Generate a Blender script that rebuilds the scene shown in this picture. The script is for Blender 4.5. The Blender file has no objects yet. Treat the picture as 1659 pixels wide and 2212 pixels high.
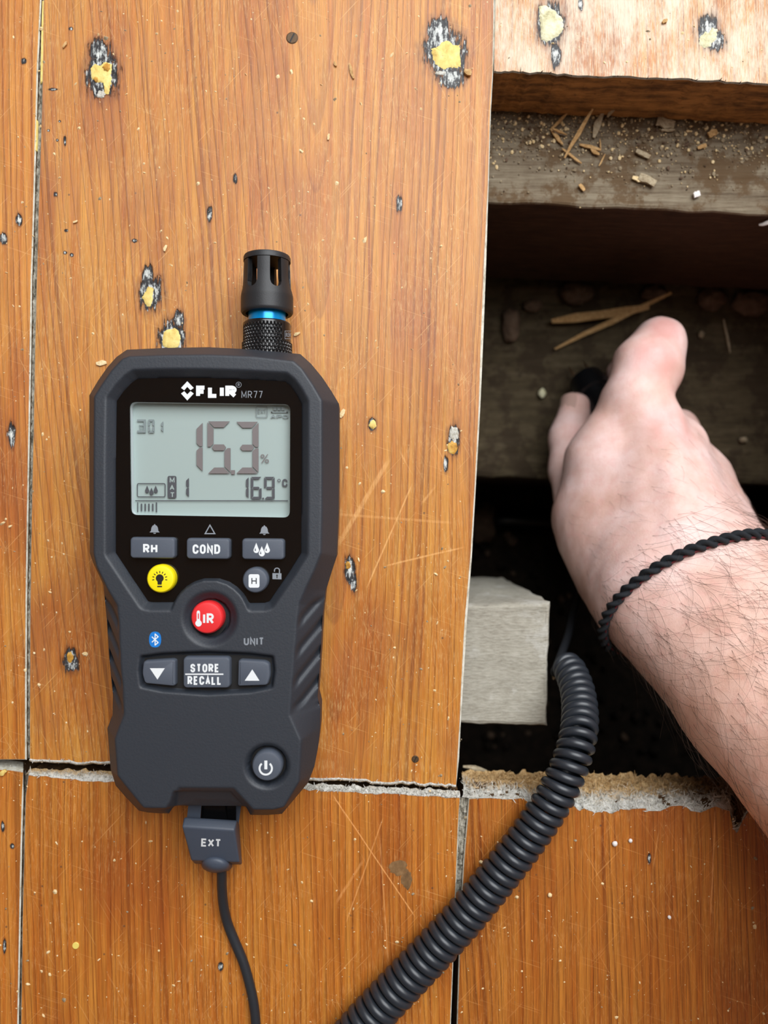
import bpy, bmesh, math, random
import numpy as np
from mathutils import Vector, Matrix, noise as mnoise

random.seed(7)
rng = np.random.default_rng(7)
scn = bpy.context.scene

# ------------------------------------------------------------------ camera
F_PX, CX, CY, H = 1660.0, 829.5, 1106.0, 0.265   # pinhole of the photograph; H = camera height above the boards (m)
cam_d = bpy.data.cameras.new('camera')
cam = bpy.data.objects.new('camera', cam_d)
scn.collection.objects.link(cam)
cam.location = (0, 0, H)
cam_d.sensor_fit = 'VERTICAL'
cam_d.sensor_height = 34.65
cam_d.sensor_width = 26.0
cam_d.lens = 26.0
cam_d.clip_start = 0.005
cam_d.clip_end = 50
cam_d.dof.use_dof = True
cam_d.dof.focus_distance = 0.248
cam_d.dof.aperture_fstop = 8.2
scn.camera = cam

# ------------------------------------------------------------------ sky, added soft panel, exposure
world = bpy.data.worlds.new('sky')
scn.world = world
world.use_nodes = True
wn = world.node_tree.nodes
wn['Background'].inputs[0].default_value = (0.75, 0.86, 1.0, 1)
wn['Background'].inputs[1].default_value = 0.4

def area(name, loc, target, sx, sy, power, col):
    d = bpy.data.lights.new(name, 'AREA')
    d.shape = 'RECTANGLE'
    d.size, d.size_y, d.energy, d.color = sx, sy, power, col
    o = bpy.data.objects.new(name, d)
    scn.collection.objects.link(o)
    o.location = loc
    o.rotation_euler = (Vector(target) - Vector(loc)).to_track_quat('-Z', 'Y').to_euler()
    return o
area('added_soft_panel', (0.34, 0.60, 0.92), (0.14, 0.0, 0.0), 1.00, 1.05, 23.5, (0.95, 0.98, 1.0))  # added panel hanging inside the room, standing in for light from the window

scn.view_settings.view_transform = 'Standard'
scn.view_settings.look = 'None'
scn.view_settings.gamma = 1.0
scn.view_settings.use_curve_mapping = False
scn.view_settings.exposure = 0.0
scn.cycles.max_bounces = 8
scn.cycles.diffuse_bounces = 5
scn.cycles.use_denoising = True
scn.cycles.sample_clamp_indirect = 6.0
scn.cycles.caustics_reflective = False
scn.cycles.caustics_refractive = False

# ------------------------------------------------------------------ helpers
def P(px, py, z=0.0):
    """point of the photograph at height z (metres, boards' top = 0)"""
    D = H - z
    return ((px - CX) * D / F_PX, (CY - py) * D / F_PX, z)

def P2(px, py, z=0.0):
    p = P(px, py, z)
    return (p[0], p[1])

def s2l(c):
    c = c / 255.0
    return c / 12.92 if c <= 0.04045 else ((c + 0.055) / 1.055) ** 2.4

def C(r, g, b):
    return (s2l(r), s2l(g), s2l(b), 1.0)

def link(name, mesh, parent=None):
    o = bpy.data.objects.new(name, mesh)
    scn.collection.objects.link(o)
    if parent is not None:
        o.parent = parent
        loc = Vector(parent.location)      # parts of parts sit on a part whose own transform is identity
        o.matrix_parent_inverse = Matrix.Translation(-loc)
    return o

def mesh_obj(name, verts, faces, mat=None, parent=None, smooth=False, fm=None):
    me = bpy.data.meshes.new(name)
    verts = np.asarray(verts, dtype=np.float64)
    me.from_pydata(verts.tolist() if not isinstance(verts, list) else verts, [], [tuple(int(i) for i in f) for f in faces])
    mats = mat if isinstance(mat, (list, tuple)) else ([mat] if mat else [])
    for m in mats:
        me.materials.append(m)
    if fm is not None:
        me.polygons.foreach_set('material_index', np.asarray(fm, dtype=np.int32))
    if smooth is True:
        me.polygons.foreach_set('use_smooth', np.ones(len(me.polygons), dtype=bool))
    me.update()
    me.validate()
    o = link(name, me, parent)
    if isinstance(smooth, float):
        smooth_angle(me, smooth)
    return o

def smooth_angle(me, deg):
    me.polygons.foreach_set('use_smooth', np.ones(len(me.polygons), dtype=bool))
    bm = bmesh.new()
    bm.from_mesh(me)
    lim = math.radians(deg)
    for e in bm.edges:
        e.smooth = not (len(e.link_faces) == 2 and e.calc_face_angle(0) > lim)
    bm.to_mesh(me)
    bm.free()

def thing(name, loc, label, cat, group=None, kind=None):
    o = bpy.data.objects.new(name, None)
    o.empty_display_size = 0.01
    scn.collection.objects.link(o)
    o.location = loc
    tag(o, label, cat, group, kind)
    return o

def tag(o, label=None, cat=None, group=None, kind=None):
    if label: o['label'] = label
    if cat: o['category'] = cat
    if group: o['group'] = group
    if kind: o['kind'] = kind
    return o

class MB:
    """collects shapes for one mesh"""
    def __init__(s): s.v, s.f, s.m = [], [], []
    def add(s, v, f, m=0):
        b = len(s.v)
        s.v += [tuple(p) for p in v]
        s.f += [tuple(i + b for i in q) for q in f]
        s.m += [m] * len(f)
    def build(s, name, mat, parent=None, smooth=False):
        return mesh_obj(name, s.v, s.f, mat, parent, smooth, s.m)

def vnormals(pts):
    """outward unit offsets of a closed CCW 2-D outline (mitred)"""
    p = np.asarray(pts, float)
    a = p - np.roll(p, 1, 0)
    b = np.roll(p, -1, 0) - p
    na = np.stack([a[:, 1], -a[:, 0]], 1); na /= np.linalg.norm(na, axis=1)[:, None] + 1e-12
    nb = np.stack([b[:, 1], -b[:, 0]], 1); nb /= np.linalg.norm(nb, axis=1)[:, None] + 1e-12
    n = na + nb
    l = np.linalg.norm(n, axis=1)[:, None] + 1e-9
    n = n / l
    c = np.clip((n * na).sum(1), 0.45, 1)[:, None]
    return n / c

def ccw(pts):
    p = np.asarray(pts, float)
    A = np.sum(p[:, 0] * np.roll(p[:, 1], -1) - np.roll(p[:, 0], -1) * p[:, 1])
    return p if A > 0 else p[::-1].copy()

def loft(pts, rings, cap_top=True, cap_bot=True):
    """closed outline lofted through rings [(inset, z), ...] from bottom to top"""
    p = ccw(pts)
    n = vnormals(p)
    N = len(p)
    V, Fc = [], []
    for ins, z in rings:
        q = p - n * ins
        V += [(x, y, z) for x, y in q]
    for r in range(len(rings) - 1):
        for i in range(N):
            j = (i + 1) % N
            Fc.append((r * N + i, r * N + j, (r + 1) * N + j, (r + 1) * N + i))
    if cap_bot: Fc.append(tuple(range(N))[::-1])
    if cap_top: Fc.append(tuple(range((len(rings) - 1) * N, len(rings) * N)))
    return V, Fc

def rrect(x0, y0, x1, y1, r, n=6):
    if x0 > x1: x0, x1 = x1, x0
    if y0 > y1: y0, y1 = y1, y0
    out = []
    for cx, cy, a0 in ((x1 - r, y0 + r, -90), (x1 - r, y1 - r, 0), (x0 + r, y1 - r, 90), (x0 + r, y0 + r, 180)):
        for k in range(n + 1):
            a = math.radians(a0 + 90 * k / n)
            out.append((cx + r * math.cos(a), cy + r * math.sin(a)))
    return out

def circle(cx, cy, r, n=40, ry=None):
    ry = ry or r
    return [(cx + r * math.cos(2 * math.pi * k / n), cy + ry * math.sin(2 * math.pi * k / n)) for k in range(n)]

def round_corners(pts, r, n=4):
    p = [np.array(q, float) for q in pts]
    out = []
    N = len(p)
    for i in range(N):
        a, b, c = p[i - 1], p[i], p[(i + 1) % N]
        u = a - b; v = c - b
        lu, lv = np.linalg.norm(u), np.linalg.norm(v)
        rr = min(r, lu * .45, lv * .45)
        s, e = b + u / lu * rr, b + v / lv * rr
        for k in range(n + 1):
            t = k / n
            out.append(tuple((1 - t) ** 2 * s + 2 * t * (1 - t) * b + t * t * e))
    return out

def catmull(pts, n=12, closed=False):
    p = [np.array(q, float) for q in pts]
    if not closed:
        p = [2 * p[0] - p[1]] + p + [2 * p[-1] - p[-2]]
        rng_ = range(1, len(p) - 2)
    else:
        rng_ = range(len(p))
    out = []
    L = len(p)
    for i in rng_:
        a, b, c, d = p[(i - 1) % L], p[i % L], p[(i + 1) % L], p[(i + 2) % L]
        for k in range(n):
            t = k / n
            out.append(.5 * ((2 * b) + (-a + c) * t + (2 * a - 5 * b + 4 * c - d) * t * t + (-a + 3 * b - 3 * c + d) * t ** 3))
    if not closed: out.append(p[-2])
    return np.array(out)

def frames(path, closed=False):
    p = np.asarray(path, float)
    if closed:
        t = np.roll(p, -1, 0) - np.roll(p, 1, 0)
    else:
        t = np.gradient(p, axis=0)
    t /= np.linalg.norm(t, axis=1)[:, None] + 1e-12
    up = np.array([0, 0, 1.0])
    n = np.zeros_like(p)
    v = up - t[0] * np.dot(up, t[0])
    if np.linalg.norm(v) < 1e-3: v = np.array([1.0, 0, 0]) - t[0] * t[0][0]
    n[0] = v / np.linalg.norm(v)
    for i in range(1, len(p)):
        v = n[i - 1] - t[i] * np.dot(n[i - 1], t[i])
        n[i] = v / (np.linalg.norm(v) + 1e-12)
    b = np.cross(t, n)
    return t, n, b

def tube(path, r, sides=10, closed=False, caps=True, frame=None):
    p = np.asarray(path, float)
    N = len(p)
    rr = np.full(N, r) if np.isscalar(r) else np.asarray(r, float)
    t, n, b = frame if frame else frames(p, closed)
    a = np.arange(sides) * 2 * math.pi / sides
    ring = p[:, None, :] + rr[:, None, None] * (np.cos(a)[None, :, None] * n[:, None, :] + np.sin(a)[None, :, None] * b[:, None, :])
    V = ring.reshape(-1, 3)
    Fc = []
    for i in range(N if closed else N - 1):
        i2 = (i + 1) % N
        for k in range(sides):
            k2 = (k + 1) % sides
            Fc.append((i * sides + k, i * sides + k2, i2 * sides + k2, i2 * sides + k))
    if caps and not closed:
        Fc.append(tuple(range(sides))[::-1])
        Fc.append(tuple(range((N - 1) * sides, N * sides)))
    return V, Fc

def shard(a, b, w, h, seed, taper=.6, seg=4):
    """a split sliver of wood from a to b, w wide, h thick"""
    r = random.Random(seed)
    a, b = Vector(a), Vector(b)
    d = (b - a).normalized()
    side = d.cross(Vector((0, 0, 1)))
    side = side.normalized() if side.length > 1e-6 else Vector((1, 0, 0))
    up = side.cross(d)
    V, Fc = [], []
    for i in range(seg + 1):
        t = i / seg
        c = a.lerp(b, t) + side * r.uniform(-.12, .12) * w + up * r.uniform(-.1, .1) * h
        ww = w * .5 * (1 - taper * abs(2 * t - 1) ** 2.0) * r.uniform(.8, 1.15)
        hh = h * .5 * (1 - .4 * abs(2 * t - 1)) * r.uniform(.8, 1.15)
        for sx, sy in ((-1, -.7), (.9, -1), (1, .6), (.1, 1), (-.9, .8)):
            V.append(c + side * ww * sx + up * hh * sy)
    for i in range(seg):
        for k in range(5):
            Fc.append((i * 5 + k, i * 5 + (k + 1) % 5, (i + 1) * 5 + (k + 1) % 5, (i + 1) * 5 + k))
    Fc.append((4, 3, 2, 1, 0))
    Fc.append(tuple(range(seg * 5, seg * 5 + 5)))
    return V, Fc

def lump(c, rx, ry, rz, seed, sub=2, rough=.28, freq=1.8):
    bm = bmesh.new()
    bmesh.ops.create_icosphere(bm, subdivisions=sub, radius=1)
    V = []
    for v in bm.verts:
        k = 1 + rough * mnoise.noise(v.co * freq + Vector((seed * 3.1, seed * 1.7, 0))) + rough * .5 * mnoise.noise(v.co * freq * 2.7 + Vector((seed, 0, seed)))
        V.append((c[0] + v.co.x * k * rx, c[1] + v.co.y * k * ry, c[2] + v.co.z * k * rz))
    Fc = [tuple(v.index for v in f.verts) for f in bm.faces]
    bm.free()
    return V, Fc

# ------------------------------------------------------------------ node helper
class NT:
    def __init__(s, name):
        s.mat = bpy.data.materials.new(name)
        s.mat.use_nodes = True
        s.t = s.mat.node_tree
        s.n = s.t.nodes
        s.b = s.n['Principled BSDF']
        s.out = s.n['Material Output']
    def _set(s, sock, v):
        if hasattr(v, 'is_output') or isinstance(v, bpy.types.NodeSocket):
            s.t.links.new(v, sock)
        elif v is not None:
            if sock.type == 'RGBA' and len(v) == 3: v = (*v, 1)
            sock.default_value = v
    def node(s, typ, ins=None, **props):
        nd = s.n.new(typ)
        for k, v in props.items(): setattr(nd, k, v)
        for k, v in (ins or {}).items(): s._set(nd.inputs[k], v)
        return nd
    def m(s, op, a, b=None, c=None, clamp=False):
        nd = s.n.new('ShaderNodeMath'); nd.operation = op; nd.use_clamp = clamp
        for i, v in enumerate((a, b, c)):
            if v is not None: s._set(nd.inputs[i], v)
        return nd.outputs[0]
    def vm(s, op, a, b=None):
        nd = s.n.new('ShaderNodeVectorMath'); nd.operation = op
        s._set(nd.inputs[0], a)
        if b is not None: s._set(nd.inputs[1], b)
        return nd.outputs['Value'] if op in ('LENGTH', 'DOT_PRODUCT') else nd.outputs[0]
    def noise(s, vec, scale, detail=2.0, rough=.5, out='Fac'):
        nd = s.node('ShaderNodeTexNoise', {'Vector': vec, 'Scale': scale, 'Detail': detail, 'Roughness': rough})
        return nd.outputs[out]
    def ramp(s, fac, stops, interp='LINEAR'):
        nd = s.n.new('ShaderNodeValToRGB')
        cr = nd.color_ramp
        cr.interpolation = interp
        while len(cr.elements) < len(stops): cr.elements.new(.5)
        for e, (p, c) in zip(cr.elements, stops):
            e.position = p
            e.color = c if len(c) == 4 else (*c, 1)
        s._set(nd.inputs[0], fac)
        return nd.outputs[0]
    def mix(s, fac, a, b, mode='MIX'):
        nd = s.n.new('ShaderNodeMix'); nd.data_type = 'RGBA'; nd.blend_type = mode
        s._set(nd.inputs[0], fac); s._set(nd.inputs[6], a); s._set(nd.inputs[7], b)
        return nd.outputs[2]
    def step(s, x, lo, hi):
        nd = s.n.new('ShaderNodeMapRange'); nd.interpolation_type = 'SMOOTHSTEP'
        s._set(nd.inputs[0], x); nd.inputs[1].default_value = lo; nd.inputs[2].default_value = hi
        return nd.outputs[0]
    def pos(s, sc=(1000, 1000, 1000), off=(0, 0, 0)):
        g = s.n.new('ShaderNodeNewGeometry')
        v = s.vm('MULTIPLY', g.outputs['Position'], sc)
        return s.vm('ADD', v, off)
    def bump(s, h, dist, strength=1.0):
        nd = s.node('ShaderNodeBump', {'Height': h, 'Distance': dist, 'Strength': strength})
        s.t.links.new(nd.outputs[0], s.b.inputs['Normal'])
    def bsdf(s, **kw):
        names = {'col': 'Base Color', 'rough': 'Roughness', 'metal': 'Metallic', 'spec': 'Specular IOR Level', 'coat': 'Coat Weight', 'coatr': 'Coat Roughness', 'sss': 'Subsurface Weight', 'sheen': 'Sheen Weight'}
        for k, v in kw.items(): s._set(s.b.inputs[names[k]], v)
        return s.mat

def plain(name, col, rough=.5, metal=0, spec=.5, grain=0.0, gscale=3.0, var=0.0, coat=0.0):
    t = NT(name)
    p = t.pos()
    c = col
    if var:
        n = t.noise(p, gscale * .35, 4)
        c = t.mix(t.m('MULTIPLY', t.step(n, .3, .7), var), col, tuple(min(1, x * 1.7) for x in col[:3]) + (1,))
    t.bsdf(col=c, rough=rough, metal=metal, spec=spec, coat=coat)
    if grain:
        t.bump(t.noise(p, gscale, 3, .6), grain)
    return t.mat
# ------------------------------------------------------------------ materials
def wood(name, seed, spots=(), tint=0.0, fig=None, worn=0.25, ring=3.0, scratches=(), hue=(1, 1, 1), painted_sheen=0.0):
    """varnished pine board: growth rings, fibres, wear, burnt/filled nail holes (world mm)"""
    t = NT(name)
    p = t.pos()
    sp = t.node('ShaderNodeSeparateXYZ', {0: p})
    x, y = sp.outputs[0], sp.outputs[1]
    ps = t.vm('ADD', p, (seed * 371.0, seed * 173.0, 0))
    warp = t.noise(t.vm('MULTIPLY', ps, (.016, .0035, 1)), 1.0, 2)
    warp = t.m('MULTIPLY', t.m('SUBTRACT', warp, .5), 16.0)
    warp2 = t.noise(t.vm('MULTIPLY', ps, (.12, .02, 1)), 1.0, 2)
    warp2 = t.m('MULTIPLY', t.m('SUBTRACT', warp2, .5), 2.2)
    u = t.m('ADD', t.m('ADD', x, warp), t.m('MULTIPLY', y, .030))
    if fig:
        uc, A, w, per, off = fig
        du = t.m('DIVIDE', t.m('SUBTRACT', u, uc), w)
        hyp = t.m('MULTIPLY', t.m('SQRT', t.m('ADD', t.m('MULTIPLY', du, du), 1.0)), A)
        L = t.m('DIVIDE', t.m('ADD', t.m('SUBTRACT', hyp, y), t.m('ADD', t.m('MULTIPLY', warp2, 3.0), off)), per)
    else:
        L = t.m('DIVIDE', t.m('ADD', u, warp2), ring)
    # uneven ring widths
    ln = t.node('ShaderNodeTexNoise', {'W': L, 'Scale': .9, 'Detail': 1.0}, noise_dimensions='1D').outputs[0]
    L2 = t.m('ADD', L, t.m('MULTIPLY', ln, 1.4))
    fr = t.m('FRACT', L2)
    late = t.m('MULTIPLY', t.m('ADD', t.m('MULTIPLY', t.m('POWER', fr, 3.0), .55), t.m('MULTIPLY', t.step(fr, .74, .90), .45)), t.m('SUBTRACT', 1.0, t.step(fr, .94, 1.0)))
    if fig: late = t.m('MULTIPLY', late, t.m('ADD', .55, t.m('MULTIPLY', .45, t.step(t.m('ABSOLUTE', t.m('SUBTRACT', u, fig[0])), 5, 16))))
    fib = t.noise(t.vm('MULTIPLY', t.vm('ADD', ps, t.node('ShaderNodeCombineXYZ', {0: warp}).outputs[0]), (4.2, .045, 1)), 1.0, 3, .7)
    fib2 = t.noise(t.vm('MULTIPLY', ps, (.45, .010, 1)), 1.0, 3, .6)
    big = t.noise(t.vm('MULTIPLY', ps, (.035, .012, 1)), 1.0, 3)
    a, b, c_, d = C(212, 148, 68), C(190, 114, 42), C(122, 60, 18), C(166, 88, 36)
    base = t.mix(t.step(fib2, .3, .72), a, b)
    base = t.mix(t.m('MULTIPLY', t.step(big, .48, .72), .75), base, d)
    base = t.mix(t.m('MULTIPLY', late, .66), base, c_)
    fm = t.m('ADD', t.m('MULTIPLY', t.m('SUBTRACT', fib, .5), 1.8), 1.0 + tint)
    base = t.mix(1.0, base, t.node('ShaderNodeCombineColor', {0: fm, 1: fm, 2: fm}).outputs[0], 'MULTIPLY')
    # knots of darker resin streaks
    st = t.noise(t.vm('MULTIPLY', ps, (.55, .006, 1)), 1.0, 2)
    base = t.mix(t.m('MULTIPLY', t.step(st, .62, .78), .55), base, C(120, 52, 18))
    # worn varnish: pale flecks along the grain, dusty scuffs; extra on the upper right board imitates window sheen
    f1 = t.noise(t.vm('MULTIPLY', ps, (2.4, .24, 1)), 1.0, 4, .7)
    f2 = t.noise(t.vm('MULTIPLY', ps, (.05, .03, 1)), 1.0, 3)
    wr = t.m('MULTIPLY', t.step(f1, .50, .68), t.step(f2, .34, .66))
    base = t.mix(t.m('MULTIPLY', wr, worn), base, C(232, 190, 138))
    f3 = t.noise(t.vm('MULTIPLY', ps, (.42, .42, 1)), 1.0, 4, .7)
    base = t.mix(t.m('MULTIPLY', t.step(f3, .64, .76), worn * 1.1), base, C(226, 184, 140))
    # fine hair scratches in every direction
    for k, (ang, sc) in enumerate(((.5, 1.0), (-.75, .9), (1.25, 1.1))):
        ca, sa = math.cos(ang), math.sin(ang)
        q = t.node('ShaderNodeCombineXYZ', {0: t.m('ADD', t.m('MULTIPLY', x, ca * 3.2 * sc), t.m('MULTIPLY', y, sa * 3.2 * sc)), 1: t.m('ADD', t.m('MULTIPLY', x, -sa * .045), t.m('MULTIPLY', y, ca * .045)), 2: seed + k}).outputs[0]
        h = t.noise(q, 1.0, 1)
        base = t.mix(t.m('MULTIPLY', t.step(h, .70, .76), worn * .9), base, C(238, 190, 135))
    for (ax, ay, bx, by, w, s) in scratches:
        A_, B_ = np.array(P2(ax, ay)) * 1000, np.array(P2(bx, by)) * 1000
        dv = (B_ - A_); Ln = np.linalg.norm(dv); dv /= Ln
        al = t.m('ADD', t.m('MULTIPLY', t.m('SUBTRACT', x, A_[0]), dv[0]), t.m('MULTIPLY', t.m('SUBTRACT', y, A_[1]), dv[1]))
        ac = t.m('ABSOLUTE', t.m('ADD', t.m('MULTIPLY', t.m('SUBTRACT', x, A_[0]), -dv[1]), t.m('ADD', t.m('MULTIPLY', t.m('SUBTRACT', y, A_[1]), dv[0]), t.m('MULTIPLY', warp2, .12))))
        k = t.m('MULTIPLY', t.m('SUBTRACT', 1.0, t.step(ac, w * .4, w)), t.m('MULTIPLY', t.step(al, 0, 4), t.m('SUBTRACT', 1.0, t.step(al, Ln - 4, Ln))))
        base = t.mix(t.m('MULTIPLY', k, t.m('MULTIPLY', s, t.step(f1, .30, .55))), base, C(244, 186, 130))
    base = t.mix(1.0, base, (*hue, 1), 'MULTIPLY')
    if painted_sheen:  # pale window sheen mixed into the board colour, broken up by noise
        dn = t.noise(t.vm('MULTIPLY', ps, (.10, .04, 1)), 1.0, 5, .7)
        base = t.mix(t.m('MULTIPLY', t.step(t.m('ADD', t.m('MULTIPLY', dn, .6), t.m('MULTIPLY', f1, .4)), .36, .62), painted_sheen), base, C(228, 214, 190))
    # small dents and specks
    vr = t.node('ShaderNodeTexVoronoi', {'Vector': ps, 'Scale': .14, 'Randomness': 1.0})
    pick = t.node('ShaderNodeSeparateColor', {0: vr.outputs['Color']})
    sp_m = t.m('MULTIPLY', t.m('SUBTRACT', 1.0, t.step(vr.outputs['Distance'], .025, .075)), t.m('GREATER_THAN', pick.outputs[0], .72))
    base = t.mix(t.m('MULTIPLY', sp_m, .75), base, C(84, 62, 48))
    h = t.m('ADD', t.m('MULTIPLY', fib, .6), t.m('MULTIPLY', late, .25))
    rough = t.m('ADD', .34, t.m('MULTIPLY', f1, .22))
    if spots:
        stv = t.noise(t.vm('MULTIPLY', ps, (1.0, .10, 1)), 1.0, 3, .6)
        iso = t.noise(ps, .30, 3, .6)
        dm = None
        for (sx, sy, rx, ry) in spots:
            c0 = np.array(P2(sx, sy)) * 1000
            q = t.vm('MULTIPLY', t.vm('SUBTRACT', p, (c0[0], c0[1], 0)), (1 / (rx * .15964), 1 / (ry * .15964), 0))
            dl = t.vm('LENGTH', q)
            dm = dl if dm is None else t.m('MINIMUM', dm, dl)
        sp2 = t.node('ShaderNodeSeparateXYZ', {0: p})
        dd = t.m('ADD', dm, t.m('ADD', t.m('MULTIPLY', t.m('SUBTRACT', stv, .5), 1.5), t.m('MULTIPLY', t.m('SUBTRACT', iso, .5), .5)))
        stain = t.m('SUBTRACT', 1.0, t.step(dd, .85, 1.45))
        base = t.mix(t.m('MULTIPLY', stain, .55), base, C(92, 44, 22))
        char = t.m('SUBTRACT', 1.0, t.step(dd, .78, .98))
        cn = t.noise(t.vm('MULTIPLY', ps, (.9, .35, 1)), 1.0, 4, .7)
        cn = t.m('ADD', cn, t.m('MULTIPLY', t.m('SUBTRACT', .62, dd), .22))
        ccol = t.ramp(cn, [(.38, C(24, 25, 29)), (.52, C(64, 64, 66)), (.57, C(176, 180, 178)), (.70, C(232, 234, 228))])
        base = t.mix(char, base, ccol)
        h = t.m('SUBTRACT', h, t.m('MULTIPLY', char, t.m('SUBTRACT', 2.4, t.m('MULTIPLY', cn, 2.0))))
        rough = t.m('ADD', rough, t.m('MULTIPLY', char, .25))
    t.bsdf(col=base, rough=rough, spec=.5, coat=.22, coatr=.25)
    t.bump(h, .0003, .85)
    return t.mat

def raw_wood(name, cols, sc=(.9, .25, .9), rough=.85, bump=.0009, crust=None):
    t = NT(name)
    p = t.pos()
    n = t.noise(t.vm('MULTIPLY', p, sc), 1.0, 6, .7)
    n2 = t.noise(p, .16, 4, .6)
    k = t.m('ADD', t.m('MULTIPLY', n, .75), t.m('MULTIPLY', n2, .25))
    st = [(0.30 + .40 * i / (len(cols) - 1), c) for i, c in enumerate(cols)]
    c = t.ramp(k, st)
    if crust:
        c = t.mix(t.m('MULTIPLY', t.step(t.noise(p, crust[0], 5, .7), crust[1], crust[1] + .12), crust[3]), c, crust[2])
    t.bsdf(col=c, rough=rough, spec=.25)
    t.bump(n, bump)
    return t.mat

M = {}
M['raw_white'] = raw_wood('raw_white_wood', [C(120, 112, 98), C(206, 200, 184), C(238, 236, 226), C(250, 250, 246)], (1.3, .7, 1.2))
M['raw_tan'] = raw_wood('raw_sawn_wood', [C(128, 96, 58), C(190, 152, 98), C(222, 188, 134), C(236, 212, 166)], (1.4, .7, 1.2), crust=(.30, .56, C(234, 228, 210), .85))
M['raw_grey'] = raw_wood('raw_grey_wood', [C(58, 44, 32), C(112, 92, 68), C(150, 132, 104), C(176, 164, 140)], (1.1, .5, .9), crust=(.3, .62, C(200, 192, 178), .6))
M['raw_dark'] = raw_wood('dark_end_grain', [C(64, 46, 30), C(128, 90, 52), C(178, 126, 70), C(200, 146, 84)], (.05, .6, .35), crust=(.5, .60, C(60, 46, 34), .8))
M['board_side'] = raw_wood('board_side', [C(52, 36, 22), C(96, 68, 40), C(130, 98, 60)], (.8, .05, .8))
M['white_edge'] = raw_wood('chipped_white_edge', [C(150, 140, 120), C(214, 210, 194), C(240, 240, 232)], (.6, .3, .6), bump=.0003)
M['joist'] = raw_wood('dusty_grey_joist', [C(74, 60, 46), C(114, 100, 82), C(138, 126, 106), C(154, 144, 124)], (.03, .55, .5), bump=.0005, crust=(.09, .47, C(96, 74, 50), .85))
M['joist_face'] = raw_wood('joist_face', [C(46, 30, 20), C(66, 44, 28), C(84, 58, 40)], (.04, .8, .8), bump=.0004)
M['noggin'] = raw_wood('pale_grey_timber', [C(142, 136, 122), C(166, 160, 146), C(182, 177, 163), C(194, 189, 177)], (.35, 1.3, .5), bump=.0005, crust=(.06, .52, C(206, 204, 196), .6))
M['sleeper'] = raw_wood('dirty_sleeper', [C(52, 43, 30), C(80, 69, 50), C(104, 92, 72)], (.03, .22, .3), bump=.0014, crust=(.07, .46, C(54, 42, 30), .7))
M['soil'] = raw_wood('dark_soil', [C(22, 17, 13), C(38, 30, 23), C(58, 46, 36)], (.12, .12, .12), bump=.004, crust=(.5, .70, C(80, 68, 54), .6))
M['clod'] = raw_wood('mortar_clod', [C(70, 54, 42), C(104, 84, 68), C(128, 108, 90)], (.2, .2, .2), bump=.001)
M['splinter'] = raw_wood('fresh_splinter', [C(150, 112, 70), C(196, 156, 104), C(222, 188, 138)], (.8, .8, .8), bump=.0002)
M['splinter_grey'] = raw_wood('grey_splinter', [C(130, 112, 88), C(176, 160, 132), C(206, 194, 168)], (.8, .8, .8), bump=.0002)
M['chip'] = raw_wood('sawdust_chip', [C(196, 160, 104), C(236, 210, 160), C(250, 238, 206)], (1.5, 1.5, 1.5), bump=.0001)
M['crumb'] = raw_wood('grey_crumb', [C(96, 82, 64), C(150, 134, 108), C(196, 182, 156)], (.9, .9, .9), bump=.0001)
M['filler'] = raw_wood('yellow_filler', [C(160, 120, 52), C(226, 196, 112), C(240, 218, 136), C(246, 230, 160)], (.35, .25, .5), rough=.6, bump=.00025, crust=(.9, .66, C(116, 92, 48), .8))
M['filler_amber'] = raw_wood('amber_filler', [C(130, 84, 28), C(204, 150, 62), C(238, 206, 120)], (.25, .25, .5), rough=.5, bump=.0003, crust=(.9, .64, C(90, 66, 30), .8))
M['putty'] = raw_wood('pale_putty', [C(140, 130, 92), C(210, 204, 164), C(236, 232, 200), C(248, 246, 226)], (.3, .3, .5), rough=.7, bump=.0005, crust=(.5, .62, C(206, 176, 96), .7))
M['seam'] = raw_wood('gap_grime', [C(30, 27, 22), C(100, 94, 80), C(186, 180, 164), C(226, 222, 208)], (.9, .30, .9), bump=.0008)
M['seam_dark'] = raw_wood('dark_gap_grime', [C(20, 17, 14), C(52, 46, 40), C(120, 112, 98), C(190, 182, 166)], (.5, .12, .9), bump=.0006)
M['rubber'] = plain('meter_rubber', C(42, 47, 55), .52, spec=.55, grain=.00006, gscale=1.6)
M['button'] = plain('grey_button_rubber', C(78, 85, 97), .5, spec=.5, grain=.00002, gscale=2.5)
M['gap_black'] = plain('black_gap', C(12, 12, 13), .6)
M['gloss'] = plain('black_gloss_window', C(12, 11, 11), .06, spec=.5)
M['yellow'] = plain('yellow_button', C(245, 224, 8), .45, grain=.00001)
M['red'] = plain('red_button', C(226, 44, 48), .45, grain=.00001)
M['print_white'] = plain('white_print', C(226, 230, 232), .5)
M['print_grey'] = plain('grey_print', C(134, 140, 148), .5)
M['print_black'] = plain('black_print', C(20, 18, 12), .5)
M['print_blue'] = plain('blue_print', C(20, 120, 205), .45)
M['lcd'] = plain('lcd_back', C(162, 178, 175), .4, spec=.5)
M['lcd'].node_tree.nodes['Principled BSDF'].inputs['Emission Color'].default_value = (.62, .80, .78, 1)
M['lcd'].node_tree.nodes['Principled BSDF'].inputs['Emission Strength'].default_value = .0
M['lcd_wall'] = plain('lcd_well', C(214, 222, 226), .4)
M['lcd_ink'] = plain('lcd_segment', C(118, 111, 111), .5)
M['lcd_ink_dark'] = plain('lcd_dark_segment', C(74, 76, 82), .5)
M['lcd_ink_pale'] = plain('lcd_pale_segment', C(126, 138, 139), .5)
M['cap'] = plain('black_plastic_cap', C(34, 35, 38), .5, grain=.00003, gscale=2.5)
M['cap_end'] = plain('cap_end_disc', C(76, 78, 84), .5)
M['blue_metal'] = plain('blue_anodised_ring', C(0, 150, 226), .25, metal=.35)
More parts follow.
